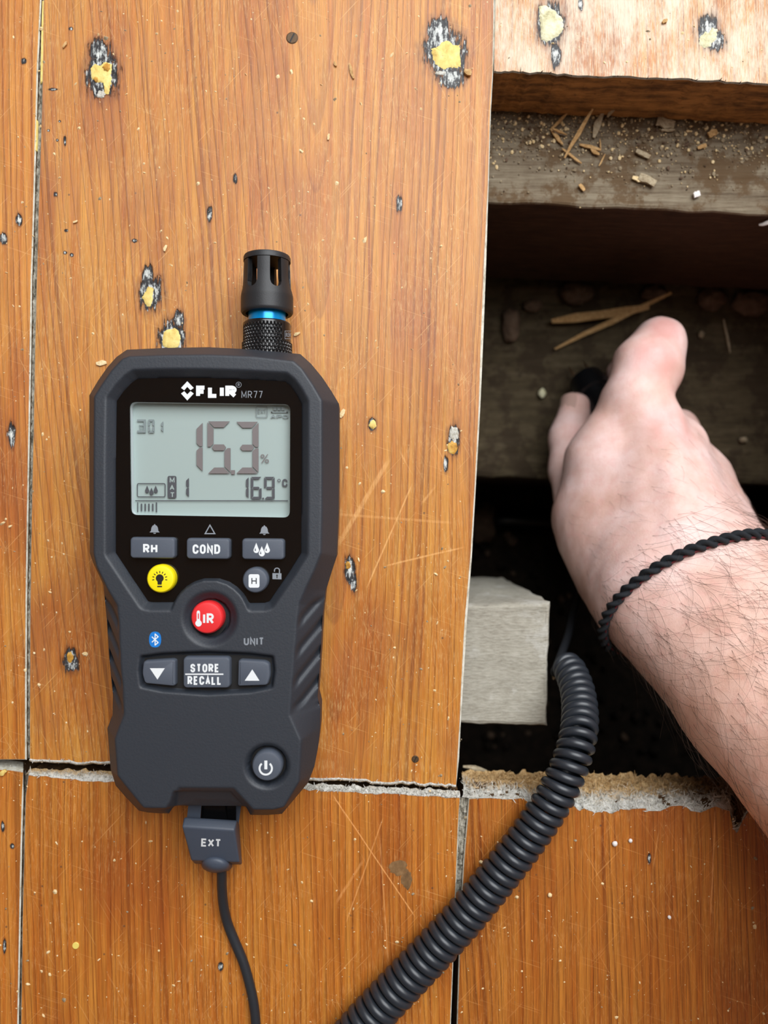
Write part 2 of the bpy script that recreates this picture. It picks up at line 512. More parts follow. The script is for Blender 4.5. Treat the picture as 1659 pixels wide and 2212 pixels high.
M['collar'] = plain('black_anodised_collar', C(20, 20, 22), .24, spec=.7)
M['collar_flat'] = plain('black_collar_flat', C(20, 18, 17), .3, spec=.4)
M['plug'] = plain('plug_grey_rubber', C(66, 74, 88), .5, spec=.55, grain=.00002, gscale=2.5)
M['dark_metal'] = plain('dark_connector', C(20, 20, 22), .25, metal=.6)
M['cable'] = plain('black_cable', C(38, 41, 46), .5, grain=.00002)
M['coil'] = plain('coiled_cable_rubber', C(38, 43, 50), .38, spec=.6)
M['black'] = plain('black_plastic', C(14, 15, 18), .35)
M['screw'] = plain('dull_screw', C(92, 72, 52), .5, metal=.6, grain=.0001)
M['braid'] = plain('black_braid', C(40, 43, 47), .8, spec=.2, grain=.0002, gscale=4)
M['thread_red'] = plain('dark_red_thread', C(96, 28, 34), .8)
M['hair'] = plain('dark_hair', C(66, 46, 34), .5)
M['gold'] = plain('yellow_disc', C(236, 214, 110), .5)
M['pale'] = plain('white_speck', C(232, 226, 222), .6)
M['wall'] = plain('wall_paint', C(196, 194, 190), .9)
M['ceil'] = plain('ceiling_paint', C(232, 232, 230), .9)
M['frame'] = plain('window_paint', C(236, 236, 234), .4)
def glass_mat(name):
    t = NT(name)
    lw = t.node('ShaderNodeFresnel', {'IOR': 1.5})
    tr = t.node('ShaderNodeBsdfTransparent')
    gl = t.node('ShaderNodeBsdfGlossy', {'Roughness': .02})
    bf = t.node('ShaderNodeNewGeometry').outputs['Backfacing']
    mx = t.node('ShaderNodeMixShader', {0: t.m('MULTIPLY', lw.outputs[0], t.m('SUBTRACT', 1.0, bf)), 1: tr.outputs[0], 2: gl.outputs[0]})
    t.t.links.new(mx.outputs[0], t.out.inputs[0])
    return t.mat
M['pane'] = glass_mat('clear_pane')
def skin_mat():
    t = NT('skin')
    p = t.pos()
    n1 = t.noise(p, .055, 4, .6)
    n2 = t.noise(p, .28, 5, .65)
    n3 = t.noise(t.vm('MULTIPLY', p, (1.0, 1.0, 1.0)), 1.1, 4, .65)
    c = t.ramp(n1, [(.32, C(214, 172, 156)), (.5, C(228, 190, 178)), (.68, C(238, 206, 198))])
    c = t.mix(t.m('MULTIPLY', t.step(n2, .46, .70), .35), c, C(222, 164, 156))
    c = t.mix(t.m('MULTIPLY', t.step(n3, .52, .75), .18), c, C(196, 150, 132))
    for (sx, sy, z, r, k, col) in ((1415, 775, -.055, 11, .38, C(206, 116, 108)), (1440, 700, -.06, 9, .42, C(198, 104, 98)), (1452, 925, -.045, 12, .3, C(212, 130, 124)), (1225, 880, -.085, 11, .4, C(208, 120, 118)), (1260, 930, -.085, 9, .4, C(200, 110, 108))):
        q = t.vm('SUBTRACT', p, tuple(v * 1000 for v in P(sx, sy, z)))
        d = t.m('ADD', t.vm('LENGTH', q), t.m('MULTIPLY', t.m('SUBTRACT', n2, .5), 6))
        c = t.mix(t.m('MULTIPLY', t.m('SUBTRACT', 1.0, t.step(d, r * .4, r * 1.25)), k), c, col)
    axw, og = Vector(P(1775, 1692, .030)) - Vector(P(1414, 1316, -.026)), Vector(P(1487, 1315, -.026)) * 1000
    al = t.vm('DOT_PRODUCT', t.vm('SUBTRACT', p, tuple(og)), tuple(axw.normalized()))
    tan = t.step(t.m('ADD', al, t.m('MULTIPLY', t.m('SUBTRACT', n1, .5), 30)), -14, 44)
    c = t.mix(1.0, c, t.mix(tan, (1.10, 1.11, 1.14, 1), (1.08, 1.01, .93, 1)), 'MULTIPLY')
    t.bsdf(col=c, rough=.48, spec=.4)
    t.bump(t.m('ADD', t.m('MULTIPLY', n3, .5), t.m('MULTIPLY', t.noise(p, 2.6, 2), .35)), .00018)
    return t.mat
M['skin'] = skin_mat()
M['nail'] = plain('fingernail', C(206, 170, 158), .3)

def torn_mat(name, dark=False):
    t = NT(name)
    p = t.pos()
    at = t.node('ShaderNodeAttribute', {}, attribute_name='torn')
    sp = t.node('ShaderNodeSeparateXYZ', {0: at.outputs['Vector']})
    n = t.noise(t.vm('MULTIPLY', p, (1.5, .7, .9)), 1.0, 6, .75)
    n2 = t.noise(p, .35, 5, .7)
    n3 = t.noise(t.vm('MULTIPLY', p, (.5, .5, .5)), 1.0, 4, .6)
    k = t.m('ADD', sp.outputs[0], t.m('ADD', t.m('MULTIPLY', t.m('SUBTRACT', n, .5), .55), t.m('MULTIPLY', t.m('SUBTRACT', n2, .5), .7)))
    white = t.ramp(n, [(.3, C(150, 142, 126)), (.45, C(224, 220, 208)), (.6, C(248, 247, 242))])
    if dark:
        white = t.ramp(n, [(.3, C(26, 20, 14)), (.55, C(60, 46, 32)), (.72, C(140, 120, 92))])
        tan = t.ramp(n2, [(.3, C(96, 62, 34)), (.5, C(160, 112, 62)), (.7, C(196, 142, 80))])
        grey = tan
    else:
        tan = t.ramp(n, [(.3, C(120, 88, 52)), (.45, C(196, 156, 102)), (.6, C(228, 196, 146)), (.75, C(244, 230, 200))])
        grey = t.ramp(n, [(.3, C(56, 44, 32)), (.45, C(112, 90, 64)), (.6, C(150, 128, 98)), (.75, C(206, 194, 172))])
    low = t.mix(t.step(t.m('ADD', sp.outputs[1], t.m('MULTIPLY', t.m('SUBTRACT', n3, .5), .35)), .40, .56), tan, grey)
    c = t.mix(t.step(k, .18, .52), white, low)
    t.bsdf(col=c, rough=.9, spec=.2)
    t.bump(n, .0008)
    return t.mat
M['smear'] = raw_wood('dried_mud', [C(88, 66, 44), C(128, 96, 62), C(158, 122, 82)], (.3, .2, .3), bump=.0002)
M['torn'] = torn_mat('torn_board_end')
M['torn_dark'] = torn_mat('dark_board_end', True)
# ------------------------------------------------------------------ room shell
RX0, RX1, RY0, RY1, RZ = -1.35, 1.55, -1.80, 1.12, 2.4
def box(name, a, b, mat, parent=None):
    x0, y0, z0 = a; x1, y1, z1 = b
    V = [(x0, y0, z0), (x1, y0, z0), (x1, y1, z0), (x0, y1, z0), (x0, y0, z1), (x1, y0, z1), (x1, y1, z1), (x0, y1, z1)]
    Fc = [(3, 2, 1, 0), (4, 5, 6, 7), (0, 1, 5, 4), (1, 2, 6, 5), (2, 3, 7, 6), (3, 0, 4, 7)]
    return mesh_obj(name, V, Fc, mat, parent)
def add_box(mb, a, b, m=0):
    x0, y0, z0 = a; x1, y1, z1 = b
    mb.add([(x0, y0, z0), (x1, y0, z0), (x1, y1, z0), (x0, y1, z0), (x0, y0, z1), (x1, y0, z1), (x1, y1, z1), (x0, y1, z1)],
           [(3, 2, 1, 0), (4, 5, 6, 7), (0, 1, 5, 4), (1, 2, 6, 5), (2, 3, 7, 6), (3, 0, 4, 7)], m)
tag(box('wall_west', (RX0 - .1, RY0, -.35), (RX0, RY1, RZ), M['wall']), kind='structure')
tag(box('wall_east', (RX1, RY0, -.35), (RX1 + .1, RY1, RZ), M['wall']), kind='structure')
tag(box('wall_south', (RX0 - .1, RY0 - .1, -.35), (RX1 + .1, RY0, RZ), M['wall']), kind='structure')
tag(box('ceiling', (RX0 - .1, RY0 - .1, RZ), (RX1 + .1, RY1 + .1, RZ + .1), M['ceil']), kind='structure')
WX0, WX1, WZ0, WZ1 = -.26, .94, .28, 1.50
mb = MB()
add_box(mb, (RX0 - .1, RY1, -.35), (WX0, RY1 + .1, RZ)); add_box(mb, (WX1, RY1, -.35), (RX1 + .1, RY1 + .1, RZ))
add_box(mb, (WX0, RY1, -.35), (WX1, RY1 + .1, WZ0)); add_box(mb, (WX0, RY1, WZ1), (WX1, RY1 + .1, RZ))
tag(mb.build('wall_north', M['wall']), kind='structure')
win = bpy.data.objects.new('window_1', None); scn.collection.objects.link(win); win.location = ((WX0 + WX1) / 2, RY1 + .05, WZ0); tag(win, kind='structure')
mb = MB()
xm = (WX0 + WX1) / 2
for a, b in (((WX0, WZ0), (WX1, WZ0 + .06)), ((WX0, WZ1 - .06), (WX1, WZ1)), ((WX0, WZ0), (WX0 + .06, WZ1)), ((WX1 - .06, WZ0), (WX1, WZ1)), ((xm - .03, WZ0), (xm + .03, WZ1))):
    add_box(mb, (a[0], RY1 + .02, a[1]), (b[0], RY1 + .07, b[1]))
mb.build('window_frame', M['frame'], win)
for s in (0, 1):
    xa = WX0 + .06 if s == 0 else xm + .03
    xb = xm - .03 if s == 0 else WX1 - .06
    box('pane', (xa, RY1 + .042, WZ0 + .06), (xb, RY1 + .048, WZ1 - .06), M['pane'], win)

# ------------------------------------------------------------------ floorboards
TH = .026
floor = bpy.data.objects.new('floor', None)
scn.collection.objects.link(floor)
tag(floor, kind='structure')

def board(name, top, mat, edge=.00035, drop=.0005, custom=None, side=None, label=None, bottom=TH):
    """top: outline (world xy). custom: {index: (x, y, z)} arris of the side below that top corner"""
    p = np.asarray(top, float)
    flip = False
    A = np.sum(p[:, 0] * np.roll(p[:, 1], -1) - np.roll(p[:, 0], -1) * p[:, 1])
    if A < 0:
        N0 = len(p)
        p = p[::-1].copy()
        if custom: custom = {N0 - 1 - k: v for k, v in custom.items()}
    n = vnormals(p)
    N = len(p)
    q = p + n * edge
    V = [(x, y, 0) for x, y in p]
    mid = [(x, y, -drop) for x, y in q]
    if custom:
        for k, v in custom.items(): mid[k] = v
    V += mid
    V += [(x, y, -bottom) for x, y, _ in mid]
    Fc, fm = [tuple(range(N))], [0]
    for i in range(N):
        j = (i + 1) % N
        Fc.append((N + i, N + j, j, i)); fm.append(1)
        Fc.append((2 * N + i, 2 * N + j, N + j, N + i)); fm.append(2)
    Fc.append(tuple(range(2 * N, 3 * N))[::-1]); fm.append(2)
    o = mesh_obj(name, V, Fc, [mat, M['white_edge'], side or M['board_side']], floor, False, fm)
    if label: o['label'] = label
    return o

def line(pts, ext_top=None, ext_bot=None):
    return pts

def xy(pts, z=0.0): return [P2(a, b, z) for a, b in pts]

def jitter(pts, amp, n, seed):
    """resample a px polyline with ragged jitter in y (and a little in x)"""
    r = random.Random(seed)
    out = []
    for i in range(len(pts) - 1):
        a, b = pts[i], pts[i + 1]
        for k in range(n):
            t = k / n
            out.append((a[0] + (b[0] - a[0]) * t + r.uniform(-1, 1) * amp * .5, a[1] + (b[1] - a[1]) * t + r.uniform(-1, 1) * amp))
    out.append(pts[-1])
    return out

YT, YB = -5900, 12370        # px rows of the room's far ends
# seam lines (px): right edge of the left boards / left edge of the main board ...
A_R = [(86, YT * .0 - 0), (79, 150), (75, 300), (71, 450), (66, 600), (64, 760), (61, 930), (58, 1100), (55, 1300), (54, 1500), (54, 1640)]
A_R2 = [(50, 1668), (47, 1720), (44, 1830), (41, 2000), (37, 2212)]
B_L = [(95, 0), (93, 150), (89, 300), (84, 450), (80, 600), (76, 760), (73, 930), (69, 1100), (66, 1300), (65, 1500), (65, 1640)]
D_L = [(62, 1674), (56, 1720), (53, 1830), (49, 2000), (46, 2212)]
topx = lambda x0, y: x0 + (0 - y) * .022      # seams lean as they leave the frame upward
botx = lambda x0, y: x0 - (y - 2212) * .022
B_R = [(1066, 0), (1066, 150), (1061, 240), (1056, 400), (1051, 560), (1045, 720), (1038, 880), (1029, 1040), (1020, 1200), (1009, 1340), (1001, 1480), (996, 1560), (992, 1640), (986, 1702)]
B_B = jitter([(986, 1702), (940, 1700), (870, 1696), (790, 1692), (700, 1686), (600, 1680), (420, 1668), (250, 1655), (150, 1650), (65, 1646)], 3.0, 6, 3)
C_L = [(1071, 0), (1069, 90), (1067, 152)]
C_B = jitter([(1067, 152), (1130, 155), (1250, 161), (1400, 167), (1540, 173), (1659, 179), (1860, 188), (2060, 197)], 2.2, 8, 5)
D_T = jitter([(62, 1674), (150, 1684), (240, 1690), (420, 1694), (600, 1702), (680, 1707), (800, 1714), (900, 1718), (993, 1724)], 2.2, 7, 9)
D_R = [(993, 1724), (989, 1780), (986, 1860), (982, 1950), (978, 2060), (972, 2212)]
E_L = [(1014, 1726), (1010, 1780), (1003, 1860), (998, 1950), (993, 2080), (989, 2212)]
E_T = [(1016, 1724), (1060, 1724), (1096, 1727), (1130, 1724), (1143, 1735), (1150, 1748), (1168, 1746), (1180, 1738), (1216, 1740), (1240, 1742), (1252, 1752), (1262, 1746), (1285, 1756), (1306, 1752), (1322, 1758), (1340, 1748), (1356, 1748), (1395, 1746), (1398, 1752), (1428, 1752), (1447, 1742), (1470, 1740), (1484, 1744), (1492, 1752), (1515, 1755), (1530, 1748), (1546, 1742), (1562, 1748), (1576, 1752), (1584, 1790), (1592, 1800), (1604, 1772), (1618, 1752), (1640, 1758), (1659, 1760), (1760, 1764), (1880, 1768), (2030, 1774)]
SP_B = [(221, 160, 39, 56), (214, 112, 24, 30), (962, 114, 50, 58), (948, 66, 28, 32), (975, 170, 30, 24), (325, 634, 28, 42), (320, 600, 14, 30), (370, 730, 32, 40), (385, 690, 14, 20), (804, 917, 11, 15), (981, 950, 15, 36), (963, 1005, 6, 22), (755, 1232, 12, 34), (764, 1262, 8, 26), (153, 1428, 19, 28), (452, 464, 7, 20), (863, 440, 7, 20), (508, 386, 5, 12), (115, 193, 10, 3), (104, 282, 3, 3), (128, 262, 3, 3), (124, 303, 3, 3), (143, 498, 4, 4), (141, 546, 4, 4), (155, 551, 4, 4), (120, 420, 4, 7), (153, 62, 5, 4), (290, 520, 6, 4), (140, 305, 3, 12)]
m_B = wood('board_main', 1, SP_B, 0.0, (P2(712, 0)[0] * 1000, 84.0, 6.5, 36.0, 30.0), .58, hue=(.94, .90, .66), painted_sheen=.03, scratches=((845, 985, 725, 1185, 1.0, .55), (893, 1040, 790, 1275, .35, .8), (825, 1224, 1010, 1180, .4, .7), (1010, 1180, 905, 1105, .3, .0), (945, 1045, 905, 1095, .5, .5), (860, 968, 882, 1010, .5, .5), (985, 1130, 720, 1110, .6, .35)))
m_A = wood('board_left', 2.3, [(41, 476, 7, 16), (52, 132, 6, 7), (25, 940, 9, 30), (10, 1850, 7, 12), (25, 1828, 5, 9), (8, 515, 9, 14), (95, 950, 4, 8)], .0, None, .42, 2.6, hue=(1.0, .94, .78))
m_A2 = wood('board_left_lower', 3.7, [(6, 1786, 5, 12), (26, 1828, 5, 6), (10, 2042, 5, 16)], -.06, None, .35, 3.4, hue=(1.0, .86, .66))
m_C = wood('board_upper_right', 4.1, [(1190, 50, 32, 54), (1200, 120, 12, 30), (1530, 66, 26, 38), (1545, 86, 24, 28), (1254, 10, 6, 14)], -.02, None, .80, 2.2, hue=(.98, .98, .92), painted_sheen=.84)  # extra wear and pale film imitate the window's sheen on this board
m_D = wood('board_lower', 5.9, [(477, 2088, 6, 9)], -.12, None, .42, 2.4, hue=(1.0, .85, .62), scratches=((715, 1712, 900, 1985, .28, .8), (900, 1985, 985, 2110, .28, .5), (830, 1760, 745, 2000, .3, .5), (790, 1850, 720, 1960, .6, .35), (820, 1800, 840, 2100, .35, .4)))  # redder board; tint also darkened for the shade of the leaning body
m_E = wood('board_lower_right', 6.4, [(1402, 1855, 4, 14)], -.30, None, .30, 2.3, hue=(1.0, .80, .55), scratches=((1545, 1745, 1535, 1990, .35, .5), (1424, 1790, 1410, 1880, .3, .4)))  # redder still; tint also carries shade from the arm and body above
m_O = [wood('board_other_%d' % k, 10 + k * 1.7, (), 0, None, .35, 3.2 + .4 * k) for k in range(2)]

# main board
top_pts = xy(B_L[::-1] and [(topx(95, YT), YT)] + B_L + B_B[::-1][0:] [0:] + B_R[::-1] + [(topx(1066, YT), YT)])
# B_B runs right->left; reversed it runs left->right, then B_R upward
inset_top = []
cust = {}
seq = [(topx(95, YT), YT)] + B_L + B_B[::-1] + B_R[::-1][1:] + [(topx(1066, YT), YT)]
rr = random.Random(11)
for i, (a, b) in enumerate(seq):
    onR = (a, b) in B_R and b >= 150
    onB = (a, b) in B_B
    if onR:
        w = rr.uniform(3, 6) if b > 400 else rr.uniform(2, 4)
        inset_top.append((a - w, b))
        x_, y_ = P2(a, b); cust[i] = (x_, y_, -.0006)
    elif onB:
        inset_top.append((a, b - rr.uniform(1, 7)))
        x_, y_ = P2(a, b, -.002); cust[i] = (x_, y_, -.0025)
    else:
        inset_top.append((a, b))
board('plank', xy(inset_top), m_B, custom=cust, label='widest board, under the meter, with dark filled nail holes')
# left boards
W = 968
seqA = [(topx(86, YT) , YT)] + A_R + [(-30, 1640), (-W + 60, 1596), (topx(-W + 86, YT), YT)]
board('plank', xy(seqA), m_A, label='board at the left edge, upper length')
seqA2 = [(50, 1668), (20, 1664), (-100, 1658), (-W + 50, 1612), (botx(-W + 37, YB), YB), (botx(37, YB), YB)] + A_R2[::-1][:-1]
custA2 = {}
for i, (a, b) in enumerate(seqA2):
    if b < 1670:
        x_, y_ = P2(a, b - 22, -.008); custA2[i] = (x_, y_, -.008)
board('plank', xy(seqA2), m_A2, custom=custA2, label='board at the left edge, lower length')
# upper right board with dark cut end
seqC = [(topx(1071, YT), YT)] + C_L[:-1] + C_B + [(topx(2062, 0), 0), (topx(2062, YT), YT)]
custC = {}
for i, (a, b) in enumerate(seqC):
    if (a, b) in C_B:
        x_, y_ = P2(a, b + 1.5); custC[i] = (x_, y_, -.0008)
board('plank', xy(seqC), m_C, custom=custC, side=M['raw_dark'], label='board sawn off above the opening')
# lower boards
seqD = D_L[::-1] and [(botx(46, YB), YB)] + D_L[::-1] + D_T[1:] + D_R[1:] + [(botx(972, YB), YB)]
custD = {}
for i, (a, b) in enumerate(seqD):
    if (a, b) in D_T:
        x_, y_ = P2(a, b - 2, -.001); custD[i] = (x_, y_, -.001)
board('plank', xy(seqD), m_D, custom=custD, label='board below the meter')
seqE = [(botx(989, YB), YB)] + E_L[::-1] + E_T[1:] + [(botx(2000, YB), YB)]
custE = {}
for i, (a, b) in enumerate(seqE):
    if (a, b) in E_T:
        x_, y_ = P2(a, b - 2, -.001); custE[i] = (x_, y_, -.001)
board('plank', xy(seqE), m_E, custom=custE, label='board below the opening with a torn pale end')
# the rest of the room's boards
k = 0
xl = -W
while P2(xl, 0)[0] > RX0 + .02:
    a = xl - W
    board('plank', xy([(topx(xl + 82, YT), YT), (botx(xl + 33, YB), YB), (botx(a + 48, YB), YB), (topx(a + 97, YT), YT)]), m_O[k % 2]); k += 1
    xl = a
xl = 2062
while P2(xl, 0)[0] < RX1 - .02:
    a = xl + W
    board('plank', xy([(topx(xl + 14, YT), YT), (botx(xl - 60, YB), YB), (botx(a - 76, YB), YB), (topx(a, YT), YT)]), m_O[k % 2]); k += 1
    xl = a

def torn_edge(name, top, low, mat, rows=10, amp=.0011, seed=0, fib=0, wk=1.0, fl=1.0):
    """ragged strip of torn fibres between two 3-D polylines"""
    r = random.Random(seed)
    def res(pl, n):
        pl = np.array(sorted(map(tuple, pl)), float)
        s = np.linspace(pl[0, 0], pl[-1, 0], n)
        return np.stack([s, np.interp(s, pl[:, 0], pl[:, 1]), np.interp(s, pl[:, 0], pl[:, 2])], 1)
    n = max(8, int(np.linalg.norm(np.array(top[-1]) - np.array(top[0])) / .0005))
    T, L = res(top, n), res(low, n)
    V, Fc = [], []
    for i in range(n):
        for j in range(rows + 1):
            t = j / rows
            q = T[i] * (1 - t) + L[i] * t
            k = 4 * t * (1 - t) + .35 * t
            nz = mnoise.noise(Vector(q) * 420) * .6 + mnoise.noise(Vector(q) * 1400) * .5
            q = q + np.array([mnoise.noise(Vector(q) * 900 + Vector((9, 0, 0))) * amp * .5, amp * nz * k, amp * .8 * nz * k + .0006 * k])
            if j == rows: q = q + np.array([0, amp * (.3 + 1.1 * mnoise.noise(Vector((q[0] * 350, seed, 0))) + .35 * mnoise.noise(Vector((q[0] * 1700, seed, 5)))), 0])
            V.append(q)
    for i in range(n - 1):
        for j in range(rows):
            a = i * (rows + 1) + j
            Fc.append((a, a + 1, a + rows + 2, a + rows + 1))
    o = mesh_obj(name, V, Fc, mat, floor, True)
    at = o.data.attributes.new('torn', 'FLOAT_VECTOR', 'POINT')
    xs = [(T[i][0] - P2(1000, 0)[0]) / (P2(2000, 0)[0] - P2(1000, 0)[0]) for i in range(n)]
    at.data.foreach_set('vector', [c for i in range(n) for j in range(rows + 1) for c in (wk * j / rows, xs[i], 0)])
    # loose fibres standing out of the tear
    if fib:
        mb = MB()
        tv = []
        for k in range(fib):
            i, j = r.randrange(n - 1), int(rows * r.random() ** .8)
            q = Vector(V[i * (rows + 1) + j])
            L = r.uniform(.0008, .0034) * fl
            d = Vector((r.gauss(0, .35), r.uniform(-.2, 1.0), r.uniform(.0, .6))).normalized()
            w = Vector((d.y, -d.x, r.uniform(-.3, .3))).normalized() * r.uniform(.00010, .00026) * fl ** .5
            e = q + d * L + Vector((r.gauss(0, .15), 0, r.gauss(0, .15))) * L
            m_ = (q + e) / 2 + Vector((0, 0, .12 * L))
            mb.add([q - w, q + w, m_ + w * .8, m_ - w * .8, e], [(0, 1, 2, 3), (3, 2, 4)])
            tv += [c for _ in range(5) for c in (wk * j / rows - .1, xs[i], 0)]
        f_ = mb.build('torn_fibres', mat, floor)
        f_['kind'] = 'stuff'
        at = f_.data.attributes.new('torn', 'FLOAT_VECTOR', 'POINT')
        at.data.foreach_set('vector', tv)
    return o

torn_edge('torn_edge', [P(a, b, 0.0001) for a, b in E_T], [P(1000, 1668, -.025), P(1150, 1671, -.025), P(1300, 1674, -.025), P(1450, 1678, -.025), P(1659, 1690, -.025), P(2030, 1712, -.025)],
          M['torn'], 24, .0021, 4, 3200, .85, .9)
torn_edge('torn_edge', [P(a, b + 3, -.0002) for a, b in C_B], [P(a, b + 6, -TH + .001) for a, b in C_B], M['torn_dark'], 16, .0009, 21, 1100, 1.1, .6)
torn_edge('torn_edge', [P(a, b, 0.0001) for a, b in D_T if a > 560], [P(580, 1688, -.0016), P(680, 1694, -.0016), P(800, 1700, -.0016), P(900, 1704, -.0016), P(992, 1709, -.0016)], M['torn'], 8, .0008, 6, 700, .25, .5)
torn_edge('torn_edge', [P(a, b, 0.0001) for a, b in D_T if a < 420], [P(62, 1662, -.003), P(150, 1663, -.003), P(240, 1667, -.003), P(400, 1674, -.003)], M['torn'], 10, .0009, 7, 260, .5, .6)
torn_edge('torn_edge', [P(-60, 1661, 0.0001), P(0, 1664, 0.0001), P(20, 1665, .0001), P(50, 1669, .0001)], [P(-60, 1648, -.008), P(0, 1651, -.008), P(50, 1655, -.008)], M['torn'], 6, .001, 8, 60, .3, .5)
torn_edge('torn_edge', [P(a, b - 7, .00005) for a, b in B_B[::-1]], [P(a, b - 1, -.0012) for a, b in B_B[::-1]], M['torn'], 5, .0005, 14, 420, .6, .4)
# pale chipped wood where the main board and the lower right board meet
torn_edge('torn_edge', [P(1000, 1722, -.001), P(1016, 1724, .0001)], [P(998, 1672, -.020), P(1018, 1672, -.024)], M['torn'], 10, .0014, 12, 60, .5, .6)

def strip(name, left, right, z, mat, wob=.0004, seed=0, n=160):
    """packed dirt lying in a gap between boards"""
    def res(pl):
        pl = np.array(pl, float)
        d = np.concatenate([[0], np.cumsum(np.linalg.norm(np.diff(pl, axis=0), axis=1))])
        s = np.linspace(0, d[-1], n)
        return np.stack([np.interp(s, d, pl[:, k]) for k in range(2)], 1)
    A_, B_ = res(left), res(right)
    V, Fc = [], []
    for i in range(n):
        for j in range(6):
            t = j / 5 * 1.3 - .15
            q = A_[i] * (1 - t) + B_[i] * t
            x_, y_ = P2(q[0], q[1])
            zz = z + wob * (mnoise.noise(Vector((x_, y_, seed)) * 900) + .6 * mnoise.noise(Vector((x_, y_, seed)) * 2600)) - .0004 * (2 * t - 1) ** 2
            V.append((x_, y_, min(zz, -.0001)))
    for i in range(n - 1):
        for j in range(5):
            a = i * 6 + j
            Fc.append((a, a + 6, a + 7, a + 1))
    return mesh_obj(name, V, Fc, mat, floor, True)
strip('gap_filler', [(topx(86, -500), -500)] + A_R, [(topx(95, -500), -500)] + B_L, -.0011, M['seam'], .0007, 1, 420)
strip('gap_filler', A_R2 + [(botx(37, 2700), 2700)], D_L + [(botx(46, 2700), 2700)], -.0011, M['seam_dark'], .0007, 2, 200)
strip('gap_filler', [(992, 1726), (989, 1780), (986, 1860), (982, 1950)], [(1016, 1726), (1010, 1780), (1003, 1860), (998, 1950)], -.0012, M['seam'], .0007, 3, 90)
strip('gap_filler', [(1064, -400), (1066, 0), (1066, 150)], [(1073, -400), (1071, 0), (1067, 150)], -.0015, M['seam_dark'], .0004, 4, 90)
def sliver(name, pts, z, h, mat):
    V, Fc = loft(xy(pts), [(0, z), (0, z + h * .6), (.0002, z + h)])
    o = mesh_obj(name, V, Fc, mat, floor); return o
sliver('filler_patch', [(94, 0), (92, 60), (93, 110), (90, 175), (86, 180), (87, 110), (88, 60), (90, 0)], -.001, .0009, M['filler'])
sliver('filler_patch', [(77, 255), (81, 262), (79, 325), (75, 326), (76, 290)], -.001, .0009, M['filler'])

def patch(cx, cy, rx, ry, mat, seed, h=.00028, z=-.0001, name='filler_patch', pts=None):
    r = random.Random(seed)
    base = pts or [(cx + rx * math.cos(a) * (1 + r.uniform(-.22, .22)), cy + ry * math.sin(a) * (1 + r.uniform(-.22, .22))) for a in [2 * math.pi * k / 18 for k in range(18)]]
    if pts:
        base = []
        for i_, (a_, b_) in enumerate(zip(pts, pts[1:] + pts[:1])):
            m_ = max(2, int(math.hypot(b_[0] - a_[0], b_[1] - a_[1]) / 3.5))
            for k in range(m_): base.append((a_[0] + (b_[0] - a_[0]) * k / m_ + r.uniform(-1.6, 1.6), a_[1] + (b_[1] - a_[1]) * k / m_ + r.uniform(-1.6, 1.6)))
    o2 = xy(base)
    c = np.mean(np.array(o2), 0)
    V = [(c[0], c[1], z + h)]
    Fc = []
    N = len(o2)
    for k, (s, zz) in enumerate(((.5, h), (.88, h * .9), (1.0, 0))):
        for (x_, y_) in o2:
            q = c + (np.array((x_, y_)) - c) * s
            V.append((q[0], q[1], z + zz + .00012 * mnoise.noise(Vector((q[0], q[1], seed)) * 1500)))
    ar = ccw(o2)
    for i in range(N):
        j = (i + 1) % N
        Fc.append((0, 1 + i, 1 + j))
        for k in range(2):
            Fc.append((1 + k * N + i, 1 + (k + 1) * N + i, 1 + (k + 1) * N + j, 1 + k * N + j))
    return mesh_obj(name, V, Fc, mat, floor, True)
patch(0, 0, 0, 0, M['filler'], 1, pts=[(195, 145), (203, 136), (213, 142), (228, 132), (244, 138), (240, 158), (241, 180), (236, 204), (227, 206), (226, 180), (208, 178), (196, 168)])
patch(231, 146, 9, 9, M['filler_amber'], 31, .0006)
patch(208, 172, 5, 6, M['filler_amber'], 32, .0006)
patch(218, 204, 9, 9, M['raw_white'], 2, .0004)
patch(0, 0, 0, 0, M['filler'], 3, pts=[(930, 105), (944, 101), (955, 88), (968, 87), (978, 95), (994, 96), (995, 120), (996, 146), (970, 148), (953, 150), (944, 142), (934, 130)])
patch(952, 158, 12, 5, M['raw_white'], 4, .0003)
patch(0, 0, 0, 0, M['filler'], 5, pts=[(320, 617), (331, 620), (331, 643), (327, 662), (318, 662), (306, 645), (312, 634)])
patch(0, 0, 0, 0, M['filler'], 6, pts=[(350, 745), (352, 718), (362, 710), (378, 708), (388, 716), (391, 735), (385, 752), (366, 756)])
patch(0, 0, 0, 0, M['putty'], 7, .0005, pts=[(1163, 14), (1178, 10), (1192, 18), (1206, 30), (1216, 40), (1218, 62), (1208, 78), (1194, 84), (1180, 92), (1170, 86), (1166, 50)])
patch(0, 0, 0, 0, M['putty'], 8, pts=[(1510, 84), (1524, 66), (1530, 72), (1540, 58), (1550, 62), (1549, 82), (1540, 92), (1534, 102), (1520, 104), (1509, 96)])
patch(978, 967, 12, 15, M['filler_amber'], 9)
patch(981, 936, 10, 17, M['raw_white'], 10, .0003)
patch(805, 917, 8, 10, M['filler'], 11)
patch(151, 1420, 8, 12, M['filler_amber'], 12)
patch(752, 1222, 6, 9, M['filler_amber'], 13)
patch(860, 1874, 20, 17, M['smear'], 14, .0001, .00001, 'mud_smear')
patch(878, 1900, 11, 20, M['smear'], 15, .0001, .00001, 'mud_smear')
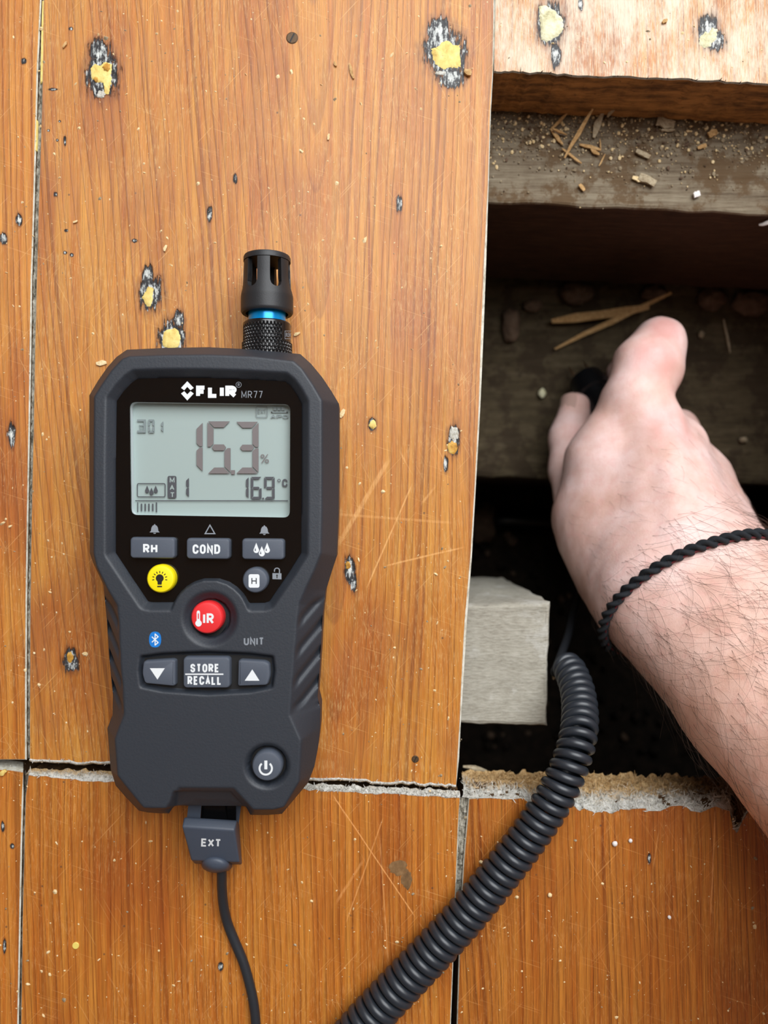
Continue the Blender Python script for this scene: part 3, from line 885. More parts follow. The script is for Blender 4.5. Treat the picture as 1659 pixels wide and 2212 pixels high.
# screw heads sunk in the boards
def screw(px, py, r, label):
    x_, y_ = P2(px, py)
    rr_ = r * .15964e-3
    V, Fc = loft(circle(x_, y_, rr_, 24), [(0, -.0006), (0, .0000), (rr_ * .15, .0002)])
    mb = MB(); mb.add(V, Fc)
    ca, sa = math.cos(1.1), math.sin(1.1)
    L, w = rr_ * .8, rr_ * .12
    q = [(x_ + ca * a * L - sa * b * w, y_ + sa * a * L + ca * b * w) for a, b in ((-1, -1), (1, -1), (1, 1), (-1, 1))]
    V, Fc = loft(q, [(0, .00015), (0, .00022)])
    mb.add(V, Fc, 1)
    return mb.build('screw', [M['screw'], M['gap_black']], floor)
screw(631, 82, 13, '')
screw(897, 1640, 8, '')
# ------------------------------------------------------------------ under the floor
def timber(name, corners_top, z0, z1, mat, mats=None, seed=0, nx=60, ny=10, nz=8, rough=.0008, r=.0012):
    """beam from four top corners (world xy, CCW) z1 down to z0, with worn, slightly uneven faces"""
    c = [np.array(q) for q in corners_top]
    def pt(u, v): return (c[0] * (1 - u) + c[1] * u) * (1 - v) + (c[3] * (1 - u) + c[2] * u) * v
    ring = [(i / nx, 0) for i in range(nx)] + [(1, j / ny) for j in range(ny)] + [(1 - i / nx, 1) for i in range(nx)] + [(0, 1 - j / ny) for j in range(ny)]
    N = len(ring)
    ctr = pt(.5, .5)
    V, Fc, fm = [], [], []
    zs = [z0 + (z1 - r - z0) * k / nz for k in range(nz + 1)] + [z1 - r * .3, z1]
    for k, z in enumerate(zs):
        sh = 0 if k <= nz else (r * .35 if k == nz + 1 else r)
        for (u, v) in ring:
            q = pt(u, v)
            d = q - ctr
            un = pt(min(1, u + .01), v) - pt(max(0, u - .01), v); un /= np.linalg.norm(un)
            vn = pt(u, min(1, v + .01)) - pt(u, max(0, v - .01)); vn /= np.linalg.norm(vn)
            off = np.zeros(2)
            if v == 0: off += vn
            if v == 1: off -= vn
            if u == 0: off += un
            if u == 1: off -= un
            nz_ = mnoise.noise(Vector((q[0] * 90, q[1] * 90, z * 60 + seed * 7))) + .5 * mnoise.noise(Vector((q[0] * 300, q[1] * 300, z * 200 + seed)))
            q = q + off * (sh + rough * (.6 + nz_))
            V.append((q[0], q[1], z + rough * .35 * nz_))
    L = len(zs)
    for k in range(L - 1):
        for i in range(N):
            j = (i + 1) % N
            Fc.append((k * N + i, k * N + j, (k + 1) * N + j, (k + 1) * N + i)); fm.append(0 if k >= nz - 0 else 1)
    # top face grid
    b = len(V)
    for j in range(ny + 1):
        for i in range(nx + 1):
            u, v = i / nx, j / ny
            if i in (0, nx) or j in (0, ny):
                if j == 0: idx = i
                elif i == nx: idx = nx + j
                elif j == ny: idx = nx + ny + (nx - i)
                else: idx = 2 * nx + ny + (ny - j)
                V.append(V[(L - 1) * N + idx % N])
            else:
                q = pt(u, v)
                V.append((q[0], q[1], z1 + rough * .6 * (mnoise.noise(Vector((q[0] * 60, q[1] * 260, seed))) + .5 * mnoise.noise(Vector((q[0] * 400, q[1] * 700, seed))))))
    for j in range(ny):
        for i in range(nx):
            a = b + j * (nx + 1) + i
            Fc.append((a, a + 1, a + nx + 2, a + nx + 1)); fm.append(0)
    Fc.append(tuple(range(N))[::-1]); fm.append(1)
    o = mesh_obj(name, V, Fc, mats or [mat, mat], None, 35.0, fm)
    return o

ZJ = -TH - .0012
# joist: front arris (px at its top) from (1050,440) to (1659,466)
def dirline(pa, pb, z, x):
    a, b = np.array(P2(*pa, z)), np.array(P2(*pb, z))
    t = (x - a[0]) / (b[0] - a[0])
    return a + (b - a) * t
xa, xb = -.55, .62
f0, f1 = dirline((1050, 438), (1659, 466), ZJ, xa), dirline((1050, 438), (1659, 466), ZJ, xb)
nrm = np.array([-(f1 - f0)[1], (f1 - f0)[0]]); nrm /= np.linalg.norm(nrm)
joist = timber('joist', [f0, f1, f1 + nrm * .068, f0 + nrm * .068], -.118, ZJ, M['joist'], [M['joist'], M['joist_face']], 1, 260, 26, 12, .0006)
tag(joist, 'grey dusty floor joist crossing under the sawn board end, littered with splinters', 'beam')
# short pale noggin sticking out from under the main board
nx0 = -.06
n_tl, n_tr, n_br, n_bl = P2(1000, 1304, -.0275), P2(1191, 1300, -.0275), P2(1186, 1572, -.0275), P2(1000, 1566, -.0275)
def extl(a, b, x):
    a, b = np.array(a), np.array(b); t = (x - a[0]) / (b[0] - a[0]); return a + (b - a) * t
nog = timber('noggin', [extl(n_bl, n_br, nx0), np.array(n_br), np.array(n_tr), extl(n_tl, n_tr, nx0)], -.145, ZJ - .0003, M['noggin'], [M['noggin'], M['noggin']], 2, 70, 26, 14, .0008, .0016)
tag(nog, 'pale grey sawn timber block end sticking out from under the widest board', 'beam')
# bearer (sleeper) lower down, against which the probe is pressed
ZS = -.132
s0, s1 = dirline((1030, 1034), (1659, 1052), ZS, -.42), dirline((1030, 1034), (1659, 1052), ZS, .6)
nrm2 = np.array([-(s1 - s0)[1], (s1 - s0)[0]]); nrm2 /= np.linalg.norm(nrm2)
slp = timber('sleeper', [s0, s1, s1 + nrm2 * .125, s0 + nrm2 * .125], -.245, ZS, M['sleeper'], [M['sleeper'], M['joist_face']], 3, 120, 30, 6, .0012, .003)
tag(slp, 'dirty brown timber bearer deep in the opening, under the hand', 'beam')
# earth below
V, Fc = [], []
gx, gy = 90, 80
for j in range(gy + 1):
    for i in range(gx + 1):
        x_, y_ = RX0 + (RX1 - RX0) * (.5 + .5 * ((2 * i / gx - 1) ** 3 * .75 + (2 * i / gx - 1) * .25)), RY0 + (RY1 - RY0) * (.5 + .5 * ((2 * j / gy - 1) ** 3 * .75 + (2 * j / gy - 1) * .25))
        V.append((x_, y_, -.252 + .006 * mnoise.noise(Vector((x_ * 25, y_ * 25, 0))) + .004 * mnoise.noise(Vector((x_ * 90, y_ * 90, 4)))))
for j in range(gy):
    for i in range(gx):
        a = j * (gx + 1) + i
        Fc.append((a, a + 1, a + gx + 2, a + gx + 1))
tag(mesh_obj('ground', V, Fc, M['soil'], None, True), kind='structure')
mb = MB()
rp = random.Random(31)
for k in range(260):
    px, py = rp.uniform(1010, 1659), rp.uniform(1080, 1700)
    r = rp.uniform(.001, .0042)
    v, f = lump(P(px, py, -.249), r, r * rp.uniform(.7, 1.2), r * .7, k, 1)
    mb.add(v, f, 0 if rp.random() < .8 else 1)
tag(mb.build('pebbles', [M['soil'], M['clod']], None, True), 'small stones and crumbs scattered over the dark earth below the floor', 'rubble', kind='stuff')

def lumps(px, py, z, rx, ry, seed, mat, label, group='lumps of mortar and earth on the sleeper', name='mortar_lump', cat='rubble'):
    D = H - z
    s = D / F_PX
    v, f = lump((*P2(px, py, z), z), rx * s, ry * s, min(rx, ry) * s * .75, seed, 3)
    o = mesh_obj(name, v, f, mat, None, True)
    tag(o, label, cat, group)
for px, py, rx, ry, sd, lb in ((1246, 634, 36, 24, 1, 'brown lump of mortar on the sleeper, above the crossed splinters'), (1412, 632, 26, 18, 2, 'small brown lump of mortar just above the tip of the long splinter'),
                               (1538, 645, 30, 24, 3, 'brown rounded lump on the sleeper, third along from the board edge'), (1622, 655, 40, 30, 4, 'largest brown lump at the right end of the sleeper'),
                               (1104, 702, 20, 38, 5, 'long tan lump on the sleeper beside the edge of the wide board'), (1150, 660, 20, 14, 6, 'flat dark lump on the sleeper between the wide board and the first lump')):
    D_ = (H - ZS) / F_PX
    lumps(px, py, ZS + min(rx, ry) * D_ * .5, rx, ry, sd, M['clod'], lb)
lumps(1171, 849, ZS + .003, 8, 10, 8, M['putty'], 'small whitish stone chip on the sleeper left of the thumb', 'stone chips', 'stone_chip', 'stone')
lumps(1044, 1128, -.243, 34, 44, 9, M['clod'], 'brown stone in the dark gap beside the edge of the wide board', None, 'stone', 'stone')
lumps(1515, 722, ZS + .002, 6, 8, 10, M['crumb'], 'small tan stone chip on the sleeper to the right of the index finger', 'stone chips', 'stone_chip', 'stone')
lumps(1606, 950, ZS + .002, 9, 6, 12, M['crumb'], 'tan stone chip on the sleeper beyond the knuckles', 'stone chips', 'stone_chip', 'stone')

def splint(a, b, za, zb, wpx, h, seed, label, mat='splinter', name='wood_splinter', taper=.6, group='wood splinters on the joist'):
    za += h * .4; zb += h * .4
    w = wpx * (H - za) / F_PX
    V, Fc = shard(P(*a, za), P(*b, zb), w, h, seed, taper)
    o = mesh_obj(name, V, Fc, M[mat], None, 40.0)
    tag(o, label, 'splinter', group)
zt = ZJ + .0008
splint((1280, 235), (1219, 341), zt + .006, zt, 9, .0012, 1, 'longest straw-coloured splinter leaning on the joist')
splint((1227, 244), (1189, 281), zt + .001, zt, 7, .001, 2, 'splinter forming the upper arm of the bent pair at the left of the joist')
splint((1189, 279), (1216, 312), zt, zt, 8, .001, 3, 'splinter forming the lower arm of the bent pair at the left of the joist')
splint((1193, 278), (1224, 291), zt + .002, zt, 5, .0009, 4, 'thin short splinter inside the bent pair on the joist')
splint((1303, 243), (1281, 297), zt + .001, zt, 15, .001, 5, 'broad brown flake right of the longest splinter on the joist', 'splinter_grey', 'wood_flake')
splint((1336, 222), (1312, 252), zt + .006, zt + .001, 9, .001, 6, 'grey splinter under the sawn board end, right of the broad flake', 'splinter_grey')
splint((1252, 312), (1298, 324), zt, zt, 9, .0012, 7, 'stubby reddish splinter lying across the joist below the longest one')
splint((1276, 322), (1294, 335), zt, zt, 9, .001, 8, 'short curled splinter directly under the stubby reddish one')
splint((1214, 321), (1256, 353), zt, zt, 6, .0009, 9, 'thin pale splinter at the foot of the longest one')
splint((1296, 300), (1298, 322), zt, zt, 3, .0006, 10, 'tiny upright sliver at the end of the stubby reddish splinter')
splint((1307, 333), (1294, 359), zt, zt, 4, .0006, 11, 'thin sliver hanging below the short curled splinter')
splint((1419, 262), (1456, 272), zt, zt, 22, .0014, 12, 'squarish tan wood chip near the middle of the joist top', 'splinter_grey', 'wood_chip', .1)
splint((1428, 281), (1458, 281), zt, zt, 7, .0008, 13, 'thin chip lying below the squarish tan chip', 'splinter_grey', 'wood_chip')
splint((1374, 326), (1403, 340), zt, zt, 10, .0014, 14, 'small grey-brown peg-shaped chip in the middle of the joist', 'splinter_grey', 'wood_chip', .2)
splint((1382, 378), (1416, 396), zt, zt, 17, .002, 15, 'pale blocky wood chip near the front edge of the joist', 'splinter_grey', 'wood_chip', .15)
splint((1366, 383), (1385, 390), zt, zt, 10, .001, 16, 'white flake touching the pale blocky chip', 'chip', 'wood_chip', .3)
splint((1530, 292), (1548, 284), zt, zt, 14, .0016, 17, 'yellowish chip on the back of the joist toward the right', 'splinter', 'wood_chip', .2)
splint((1507, 320), (1526, 313), zt, zt, 9, .001, 18, 'small tan chip below the yellowish chip on the joist', 'splinter', 'wood_chip', .3)
splint((1252, 398), (1262, 412), zt, zt, 9, .001, 19, 'tiny tan chip near the front left of the joist', 'splinter', 'wood_chip', .3)
splint((1498, 422), (1512, 418), zt, zt, 12, .0016, 20, 'white chip at the front of the joist', 'pale', 'wood_chip', .2)
splint((1192, 696), (1402, 664), ZS + .004, ZS + .008, 22, .003, 21, 'broad tan splinter, upper one of the crossed pair on the sleeper', group='splinters on the sleeper')
splint((1198, 753), (1450, 632), ZS + .002, ZS + .010, 11, .0025, 22, 'long thin splinter, lower one of the crossed pair on the sleeper', group='splinters on the sleeper')
splint((1563, 690), (1577, 762), ZS + .001, ZS + .001, 5, .0012, 23, 'thin brown sliver lying on the sleeper right of the hand', 'splinter_grey', group='splinters on the sleeper')
splint((1000, 1655), (1052, 1666), -.030, -.030, 10, .002, 24, 'grey sliver poking out beside the torn end of the lower right board', 'splinter_grey', group='splinters at the board ends')
splint((1640, 486), (1672, 478), -.034, -.030, 9, .0012, 25, 'white splinter peeling off the front edge of the joist', 'pale', group='splinters at the board ends')
splint((1203, 1437), (1196, 1468), ZJ - .004, ZJ - .006, 8, .0012, 26, 'torn tuft at the corner of the pale timber block', 'splinter_grey', group='splinters at the board ends')
rp = random.Random(77)
# crumbs on the joist
mb = MB()
for k in range(1300):
    px = rp.uniform(1056, 1659)
    py = 240 + (px - 1056) * .035 + abs(rp.gauss(0, 1)) * 62
    if py > 440 + (px - 1050) * .045: continue
    r = rp.choice([.00015, .0002, .0002, .0003, .0003, .0004, .0007])
    v, f = lump(P(px, py, ZJ + .0003), r, r * rp.uniform(.6, 1.5), r * .8, k, 1)
    mb.add(v, f, rp.choice([0, 0, 1, 1, 1, 2]))
tag(mb.build('joist_crumbs', [M['chip'], M['crumb'], M['clod']], None, False), 'fine sawdust and crumbs of mortar over the joist top', 'sawdust', kind='stuff')

# ------------------------------------------------------------------ sawdust on the boards
mb = MB()
def on_floor(px, py):
    if 190 < px < 735 and 745 < py < 1765: return False
    if px > 1000 and 150 < py < 1760: return False
    return True
cnt = 0
while cnt < 2300:
    px, py = rp.uniform(-150, 1800), rp.uniform(-150, 2350)
    if not on_floor(px, py): continue
    cnt += 1
    L = abs(rp.gauss(0, 1)) ** 1.5 * .00020 + .00012
    a0 = rp.uniform(0, math.pi)
    el = rp.uniform(.3, 1.0)
    x_, y_ = P2(px, py)
    n_ = 6
    V = []
    for k in range(n_):
        a = 2 * math.pi * k / n_
        r_ = L * rp.uniform(.6, 1.15)
        u_, v_ = r_ * math.cos(a), r_ * el * math.sin(a)
        V.append((x_ + u_ * math.cos(a0) - v_ * math.sin(a0), y_ + u_ * math.sin(a0) + v_ * math.cos(a0), .00002))
    V.append((x_ + rp.uniform(-.3, .3) * L, y_ + rp.uniform(-.3, .3) * L, L * rp.uniform(.3, .8)))
    mb.add(V, [(k, (k + 1) % n_, n_) for k in range(n_)], 0 if rp.random() < .8 else 1)
tag(mb.build('sawdust', [M['chip'], M['crumb']]), 'fine pale sawdust scattered over the varnished boards', 'sawdust', kind='stuff')

def flake(px, py, L, ang, label, seed, mat='chip', w=.5, h=.0008, group='wood chips on the boards', name='wood_chip'):
    x_, y_ = P2(px, py)
    Lm = L * .15964e-3
    ca, sa = math.cos(math.radians(ang)), math.sin(math.radians(ang))
    V, Fc = shard((x_ - ca * Lm / 2, y_ - sa * Lm / 2, h * .55), (x_ + ca * Lm / 2, y_ + sa * Lm / 2, h * .55), Lm * w, h, seed, .5, 3)
    o = mesh_obj(name, V, Fc, M[mat], None, 40.0)
    tag(o, label, 'wood chip', group)
flake(220, 785, 22, 10, 'pale flaky wood chip on the board beside the upper left shoulder of the meter', 1)
flake(739, 893, 20, 60, 'pale flaky wood chip against the right side of the meter', 2)
flake(1010, 159, 17, -20, 'tan crumb on the board beside the big yellow filled hole', 3, 'splinter', .8, .0016)
flake(759, 155, 34, -75, 'thin tan curl of wood on the widest board, right of the round screw head', 4, 'splinter', .2)
flake(141, 98, 15, 60, 'small tan chip beside the left seam near the top of the widest board', 5, 'splinter', .4)
flake(358, 537, 14, 70, 'pale chip on the widest board above the small filled hole', 6)
flake(710, 297, 13, 80, 'pale upright chip on the widest board below the round screw head', 7)
flake(724, 140, 11, -60, 'tiny chip just left of the thin tan curl', 8, 'splinter')
flake(642, 722, 14, 30, 'pale crumb on the board right of the knurled collar', 9)
flake(8, 1667, 16, 40, 'yellow chip at the torn end of the left board', 10, 'filler', .7, .0012)
flake(164, 480, 10, 20, 'pale speck-like chip on the widest board beside the left seam', 11)
flake(1435, 48, 0.1 + 12, 30, 'tan crumb on the sawn board between the two filled holes', 12, 'splinter', .7, .001)
# yellow paper dot
V, Fc = loft(circle(*P2(164, 2042), 7.2 * .15964e-3, 24), [(0, 0), (0, .0003), (.0001, .0004)])
tag(mesh_obj('paper_dot', V, Fc, M['gold'], None, 30.0), 'small round yellow dot lying on the lower board', 'dot')
for px, py, r, lb in ((1327, 1821, 6, 'larger white bead-like speck on the lower right board'), (1361, 1815, 4.5, 'smaller pinkish white speck next to the larger one'), (1187, 1932, 5, 'cream speck on the lower right board beside the coiled cable'), (1355, 1650, 5, 'x'), (1445, 1980, 4, 'cream speck low on the lower right board')):
    if lb == 'x': continue
    v, f = lump((*P2(px, py), r * .1e-3), r * .15964e-3, r * .15964e-3, r * .12e-3, px, 2, .15)
    tag(mesh_obj('plaster_speck', v, f, M['pale'] if px != 1187 else M['chip'], None, True), lb, 'speck', 'plaster specks')

# ------------------------------------------------------------------ moisture meter
ZT, ZO, ZG = .0310, .0220, .0282
meter = thing('moisture_meter', (*P2(462, 1255, .02), 0), 'dark grey handheld moisture meter reading 15.3 percent, lying on the boards', 'meter')
outer = [(193, 854), (212, 822), (233, 792), (252, 771), (274, 755.5), (360, 751.5), (450, 750), (550, 755), (649, 765), (672, 786), (696, 815), (716, 845), (732, 872), (732, 1000), (731, 1110), (727, 1201), (714, 1240), (703, 1276), (697, 1330), (692, 1420), (686, 1506), (692, 1530), (691, 1575), (685.5, 1622), (679, 1656), (666, 1690), (636, 1726), (609, 1758), (575, 1760.5), (541, 1760), (531, 1742), (523, 1741), (450, 1740.5), (379, 1740), (373, 1745), (365, 1757), (340, 1756.5), (320, 1755), (300, 1751), (272, 1722), (250, 1697), (239, 1662), (234, 1596), (232, 1573), (243, 1545), (244, 1500), (236, 1420), (231, 1340), (226, 1289), (224, 1264), (201, 1215), (194, 1194), (193, 1000)]
topo = [(203, 857), (220, 830), (240, 801), (263, 776), (277, 770), (360, 767), (450, 766), (550, 770), (634, 780), (652, 796), (676, 832), (695, 865), (695, 1100), (693, 1195), (677, 1235), (660, 1270), (645, 1305), (641, 1345), (634, 1430), (627, 1520), (625, 1545), (650, 1599), (645, 1690), (613, 1745), (590, 1749), (546, 1749), (505, 1702), (384, 1701), (358, 1747), (310, 1745), (254, 1676), (248, 1598), (257, 1572), (268, 1545), (266, 1500), (260, 1420), (257, 1345), (254, 1308), (233, 1275), (208, 1225), (202, 1196), (202, 1000)]
glass = [(252, 866), (266, 846), (284, 827), (297, 818), (345, 816.5), (390, 816), (450, 816.5), (540, 819.5), (616, 824), (628, 834), (641, 852), (652, 873), (652, 1000), (651, 1194), (625, 1236), (595, 1280), (582, 1299), (572, 1302), (531, 1302)]
aR = 86
for k in range(0, 15):
    a = math.radians(24 + (156 - 24) * k / 14)
    glass.append((453.5 + aR * math.cos(a), 1337 - aR * math.sin(a)))
glass += [(374, 1301), (330, 1301), (320, 1299), (285, 1247), (250, 1194), (250, 1000)]
oval = [(306, 1421), (350, 1415), (446, 1411), (540, 1415), (587, 1421), (590, 1450), (585, 1483), (540, 1492), (446, 1497), (350, 1490), (307, 1481), (303, 1450)]
WO, WT, WG, WV = (ccw(xy(q, z)) for q, z in ((outer, ZO), (topo, ZT), (glass, ZG), (oval, ZT)))
gs = .00029
x0, x1 = WO[:, 0].min() - gs * 3, WO[:, 0].max() + gs * 3
y0, y1 = WO[:, 1].min() - gs * 3, WO[:, 1].max() + gs * 3
gx = np.arange(x0, x1, gs); gy = np.arange(y0, y1, gs)
XX, YY = np.meshgrid(gx, gy)
def sdpoly(X, Y, poly):
    d = np.full(X.shape, 1e9); inside = np.zeros(X.shape, bool)
    n = len(poly)
    cx_, cy_ = np.zeros(X.shape), np.zeros(X.shape)
    for i in range(n):
        ax, ay = poly[i]; bx, by = poly[(i + 1) % n]
        ex, ey = bx - ax, by - ay
        t = np.clip(((X - ax) * ex + (Y - ay) * ey) / (ex * ex + ey * ey + 1e-18), 0, 1)
        qx, qy = ax + t * ex, ay + t * ey
        dd = np.hypot(X - qx, Y - qy)
        mm = dd < d
        d = np.where(mm, dd, d); cx_ = np.where(mm, qx, cx_); cy_ = np.where(mm, qy, cy_)
        cond = ((ay > Y) != (by > Y)) & (X < ex * (Y - ay) / (ey if abs(ey) > 1e-15 else 1e-15) + ax)
        inside ^= cond
    return np.where(inside, -d, d), cx_, cy_
sm = lambda x: np.clip(x, 0, 1) ** 2 * (3 - 2 * np.clip(x, 0, 1))
sO, qx, qy = sdpoly(XX, YY, WO)
sT, _, _ = sdpoly(XX, YY, WT)
sG, _, _ = sdpoly(XX, YY, WG)
sV, _, _ = sdpoly(XX, YY, WV)
a_ = np.clip(sT, 0, None); b_ = np.clip(-sO, 0, None)
tt = a_ / (a_ + b_ + 1e-9)
Z = ZT - (ZT - ZO) * tt
# grip ridges on both flanks
PXx, PYy = XX * F_PX / (H - .026) + CX, CY - YY * F_PX / (H - .026)
grip = sm((PYy - 1285) / 25) * sm((1535 - PYy) / 20) * sm(tt / .22)
ph = np.where(PXx > 450, (PYy + (PXx - 660) * 1.15), (PYy - (PXx - 250) * 1.15)) / 59.0
saw = (ph - np.floor(ph))
Z -= grip * .0016 * sm(1 - np.abs(saw - .5) / .32)
# notch over the socket
nt = ccw(xy([(389, 1705), (500, 1706), (521, 1742), (524, 1752), (376, 1752), (379, 1742)], .026))
sN, _, _ = sdpoly(XX, YY, nt)
zn = .0275 - .0035 * np.clip((PYy - 1706) / 36, 0, 1)
Z = np.where(sN < .0013, np.minimum(Z, zn + (ZT - zn) * sm(np.clip(sN, 0, None) / .0013) + 0 * Z), Z)
# window recess
Z = np.minimum(Z, np.where(sG < .0026, ZG + (ZT + .0001 - ZG) * np.clip(sG / .0024, 0, 1), 1))
Z = np.where(sG < -.0002, ZG - .0012, Z)
hz_ = ccw(xy(round_corners([(280, 868), (627, 873), (626, 1118), (283, 1112)], 14, 6), ZG))
sH, _, _ = sdpoly(XX, YY, hz_ + vnormals(hz_) * .0011)
Z = np.where(sH < 0, .0235, Z)
def wp(px, py, z=ZT): return P2(px, py, z)
def radial(px, py, z=ZT):
    c = wp(px, py, z)
    return np.hypot(XX - c[0], YY - c[1]) * F_PX / (H - z)
r_ir = radial(453.5, 1337)
Z = np.where(r_ir < 90, np.minimum(Z, ZT + .0002), Z)
Z = np.where((r_ir < 86) & (r_ir > 61), np.maximum(Z, np.minimum(ZT, Z + 1)), Z)
dish = ZT - .0022 * sm((63 - r_ir) / 22)
Z = np.where(r_ir < 64, np.minimum(Z, dish), Z)
Z = np.where(r_ir < 40, ZT - .0048, Z)
r_pw = radial(576.5, 1655.5)
Z = np.where(r_pw < 52, np.minimum(Z, ZT - .0010 * sm((51 - r_pw) / 9)), Z)
Z = np.where(r_pw < 40, ZT - .004, Z)
Z = np.where(sV < .0007, np.minimum(Z, ZT - .0024 * sm((.0007 - sV) / .0009)), Z)
for it in range(2):
    Zp = np.pad(Z, 1, mode='edge')
    Z2 = sum(Zp[1 + i:Zp.shape[0] - 1 + i, 1 + j:Zp.shape[1] - 1 + j] * w for i, j, w in ((0, 0, .36), (1, 0, .12), (-1, 0, .12), (0, 1, .12), (0, -1, .12), (1, 1, .04), (-1, -1, .04), (1, -1, .04), (-1, 1, .04)))
    Z = np.where(sO < -gs * 2, Z2, Z)
keep = sO <= 0
grow = keep.copy()
grow[1:] |= keep[:-1]; grow[:-1] |= keep[1:]
g2 = grow.copy(); g2[:, 1:] |= grow[:, :-1]; g2[:, :-1] |= grow[:, 1:]
snap = g2 & ~keep
XX2, YY2 = np.where(snap, qx, XX), np.where(snap, qy, YY)
Z = np.where(snap, ZO, Z)
idx = -np.ones(XX.shape, int)
idx[g2] = np.arange(g2.sum())
V = np.stack([XX2[g2], YY2[g2], Z[g2]], 1)
ky, kx = np.nonzero(g2[:-1, :-1] & g2[1:, :-1] & g2[:-1, 1:] & g2[1:, 1:] & (keep[:-1, :-1] | keep[1:, :-1] | keep[:-1, 1:] | keep[1:, 1:]))
Fq = np.stack([idx[ky, kx], idx[ky, kx + 1], idx[ky + 1, kx + 1], idx[ky + 1, kx]], 1)
# sides and back, from the outline
ol = []
for i in range(len(WO)):
    a, b = WO[i], WO[(i + 1) % len(WO)]
    n_ = max(1, int(np.linalg.norm(b - a) / .0015))
    for k in range(n_): ol.append(a + (b - a) * k / n_)
sv, sf = loft(ol, [(.0055, 0.0), (.0030, .0015), (.0016, .006), (.0009, .010), (.0009, .0104), (.0003, .0108), (.0, ZO + .00005)], cap_top=False)
nb = len(V)
hv = V.tolist() + [list(q) for q in sv]
hf = Fq.tolist() + [[i + nb for i in q] for q in sf]
housing = mesh_obj('housing', hv, hf, M['rubber'], meter, 50.0)
del hv, hf

# black gloss window with an opening for the display
def flat_with_hole(name, outer_, hole, z, mat, parent, th=.0006):
    bm = bmesh.new()
    es = []
    for loop in (outer_, hole):
        vs = [bm.verts.new((x, y, z)) for x, y in loop]
        for i in range(len(vs)): es.append(bm.edges.new((vs[i], vs[(i + 1) % len(vs)])))
    bmesh.ops.triangle_fill(bm, use_beauty=True, use_dissolve=False, edges=es)
    for f in bm.faces:
        if f.normal.z < 0: f.normal_flip()
    r = bmesh.ops.extrude_face_region(bm, geom=list(bm.faces))
    for v in [g for g in r['geom'] if isinstance(g, bmesh.types.BMVert)]: v.co.z = z
    for v in bm.verts:
        if v not in set(g for g in r['geom'] if isinstance(g, bmesh.types.BMVert)): v.co.z = z - th
    me = bpy.data.meshes.new(name); 
    bmesh.ops.recalc_face_normals(bm, faces=list(bm.faces))
    bm.to_mesh(me); bm.free()
    me.materials.append(mat)
    return link(name, me, parent)
def wr(x0, y0, x1, y1, r, z, n=6):
    a, b = P2(x0, y1, z), P2(x1, y0, z)
    return rrect(a[0], a[1], b[0], b[1], r * (H - z) / F_PX, n)
def wrp(pts, z): return xy(pts, z)
lcd_hole = ccw(wrp(round_corners([(280, 868), (627, 873), (626, 1118), (283, 1112)], 14, 6), ZG))
gl_in = WG - vnormals(WG) * .00005
window = flat_with_hole('display_window', gl_in, lcd_hole, ZG, M['gloss'], meter)
V, Fc = loft(lcd_hole - vnormals(lcd_hole) * .00005, [(0, ZG - .0006), (0, ZG - .00002)])
mesh_obj('window_pane', V, Fc, M['pane'], meter)
ZL = .0250
lo = lcd_hole + vnormals(lcd_hole) * .0012
# display: back plate and the pale walls of its well
V, Fc = loft(lo, [(0, ZL - .0004), (0, ZL)])
mbL = MB(); mbL.add(V, Fc, 0)
n_ = len(lcd_hole); n_o = lcd_hole + vnormals(lcd_hole) * .0001
Vw = [(x, y, ZL) for x, y in n_o] + [(x, y, ZG - .0006) for x, y in n_o]
mbL.add(Vw, [(i, n_ + i, n_ + (i + 1) % n_, (i + 1) % n_) for i in range(n_)], 1)
lcd = mbL.build('lcd_screen', [M['lcd'], M['lcd_wall']], meter)
ZI = ZL + .0006
def prints(name, polys, z, mat, parent, th=.00006):
    mb = MB()
    for p in polys:
        q = ccw(xy(p, z))
        V, Fc = loft(q, [(0, z - th), (0, z)])
        mb.add(V, Fc)
    return mb.build(name, mat, parent)
SEG = {'0': 'abcdef', '1': 'bc', '3': 'abgcd', '5': 'afgcd', '6': 'afgedc', '9': 'abcdfg'}
def seg7(ch, x0, y0, x1, y1, t, g=1.0):
    ym = (y0 + y1) / 2
    h = t / 2
    P_ = {'a': [(x0 + g, y0), (x1 - g, y0), (x1 - t - g, y0 + t), (x0 + t + g, y0 + t)],
          'd': [(x0 + g, y1), (x1 - g, y1), (x1 - t - g, y1 - t), (x0 + t + g, y1 - t)],
          'b': [(x1, y0 + g * 1.5), (x1, ym - g), (x1 - h, ym - g), (x1 - t, ym - h - g), (x1 - t, y0 + t + g * 1.5)],
          'c': [(x1, y1 - g * 1.5), (x1, ym + g), (x1 - h, ym + g), (x1 - t, ym + h + g), (x1 - t, y1 - t - g * 1.5)],
          'f': [(x0, y0 + g * 1.5), (x0, ym - g), (x0 + h, ym - g), (x0 + t, ym - h - g), (x0 + t, y0 + t + g * 1.5)],
          'e': [(x0, y1 - g * 1.5), (x0, ym + g), (x0 + h, ym + g), (x0 + t, ym + h + g), (x0 + t, y1 - t - g * 1.5)],
          'g': [(x0 + h + g * 2, ym), (x0 + t + g, ym - h), (x1 - t - g, ym - h), (x1 - h - g * 2, ym), (x1 - t - g, ym + h), (x0 + t + g, ym + h)]}
    return [P_[s] for s in SEG[ch]]
R4 = lambda x0, y0, x1, y1: [(x0, y0), (x1, y0), (x1, y1), (x0, y1)]
prints('main_reading', seg7('1', 399, 911, 437.7, 1020, 13.2, 1.4) + seg7('5', 448, 910, 498, 1023, 13.2, 1.4) + [R4(499, 1015.5, 507.5, 1024.6)] + seg7('3', 509, 911, 558.5, 1023, 13.2, 1.4), ZI, M['lcd_ink'], lcd)
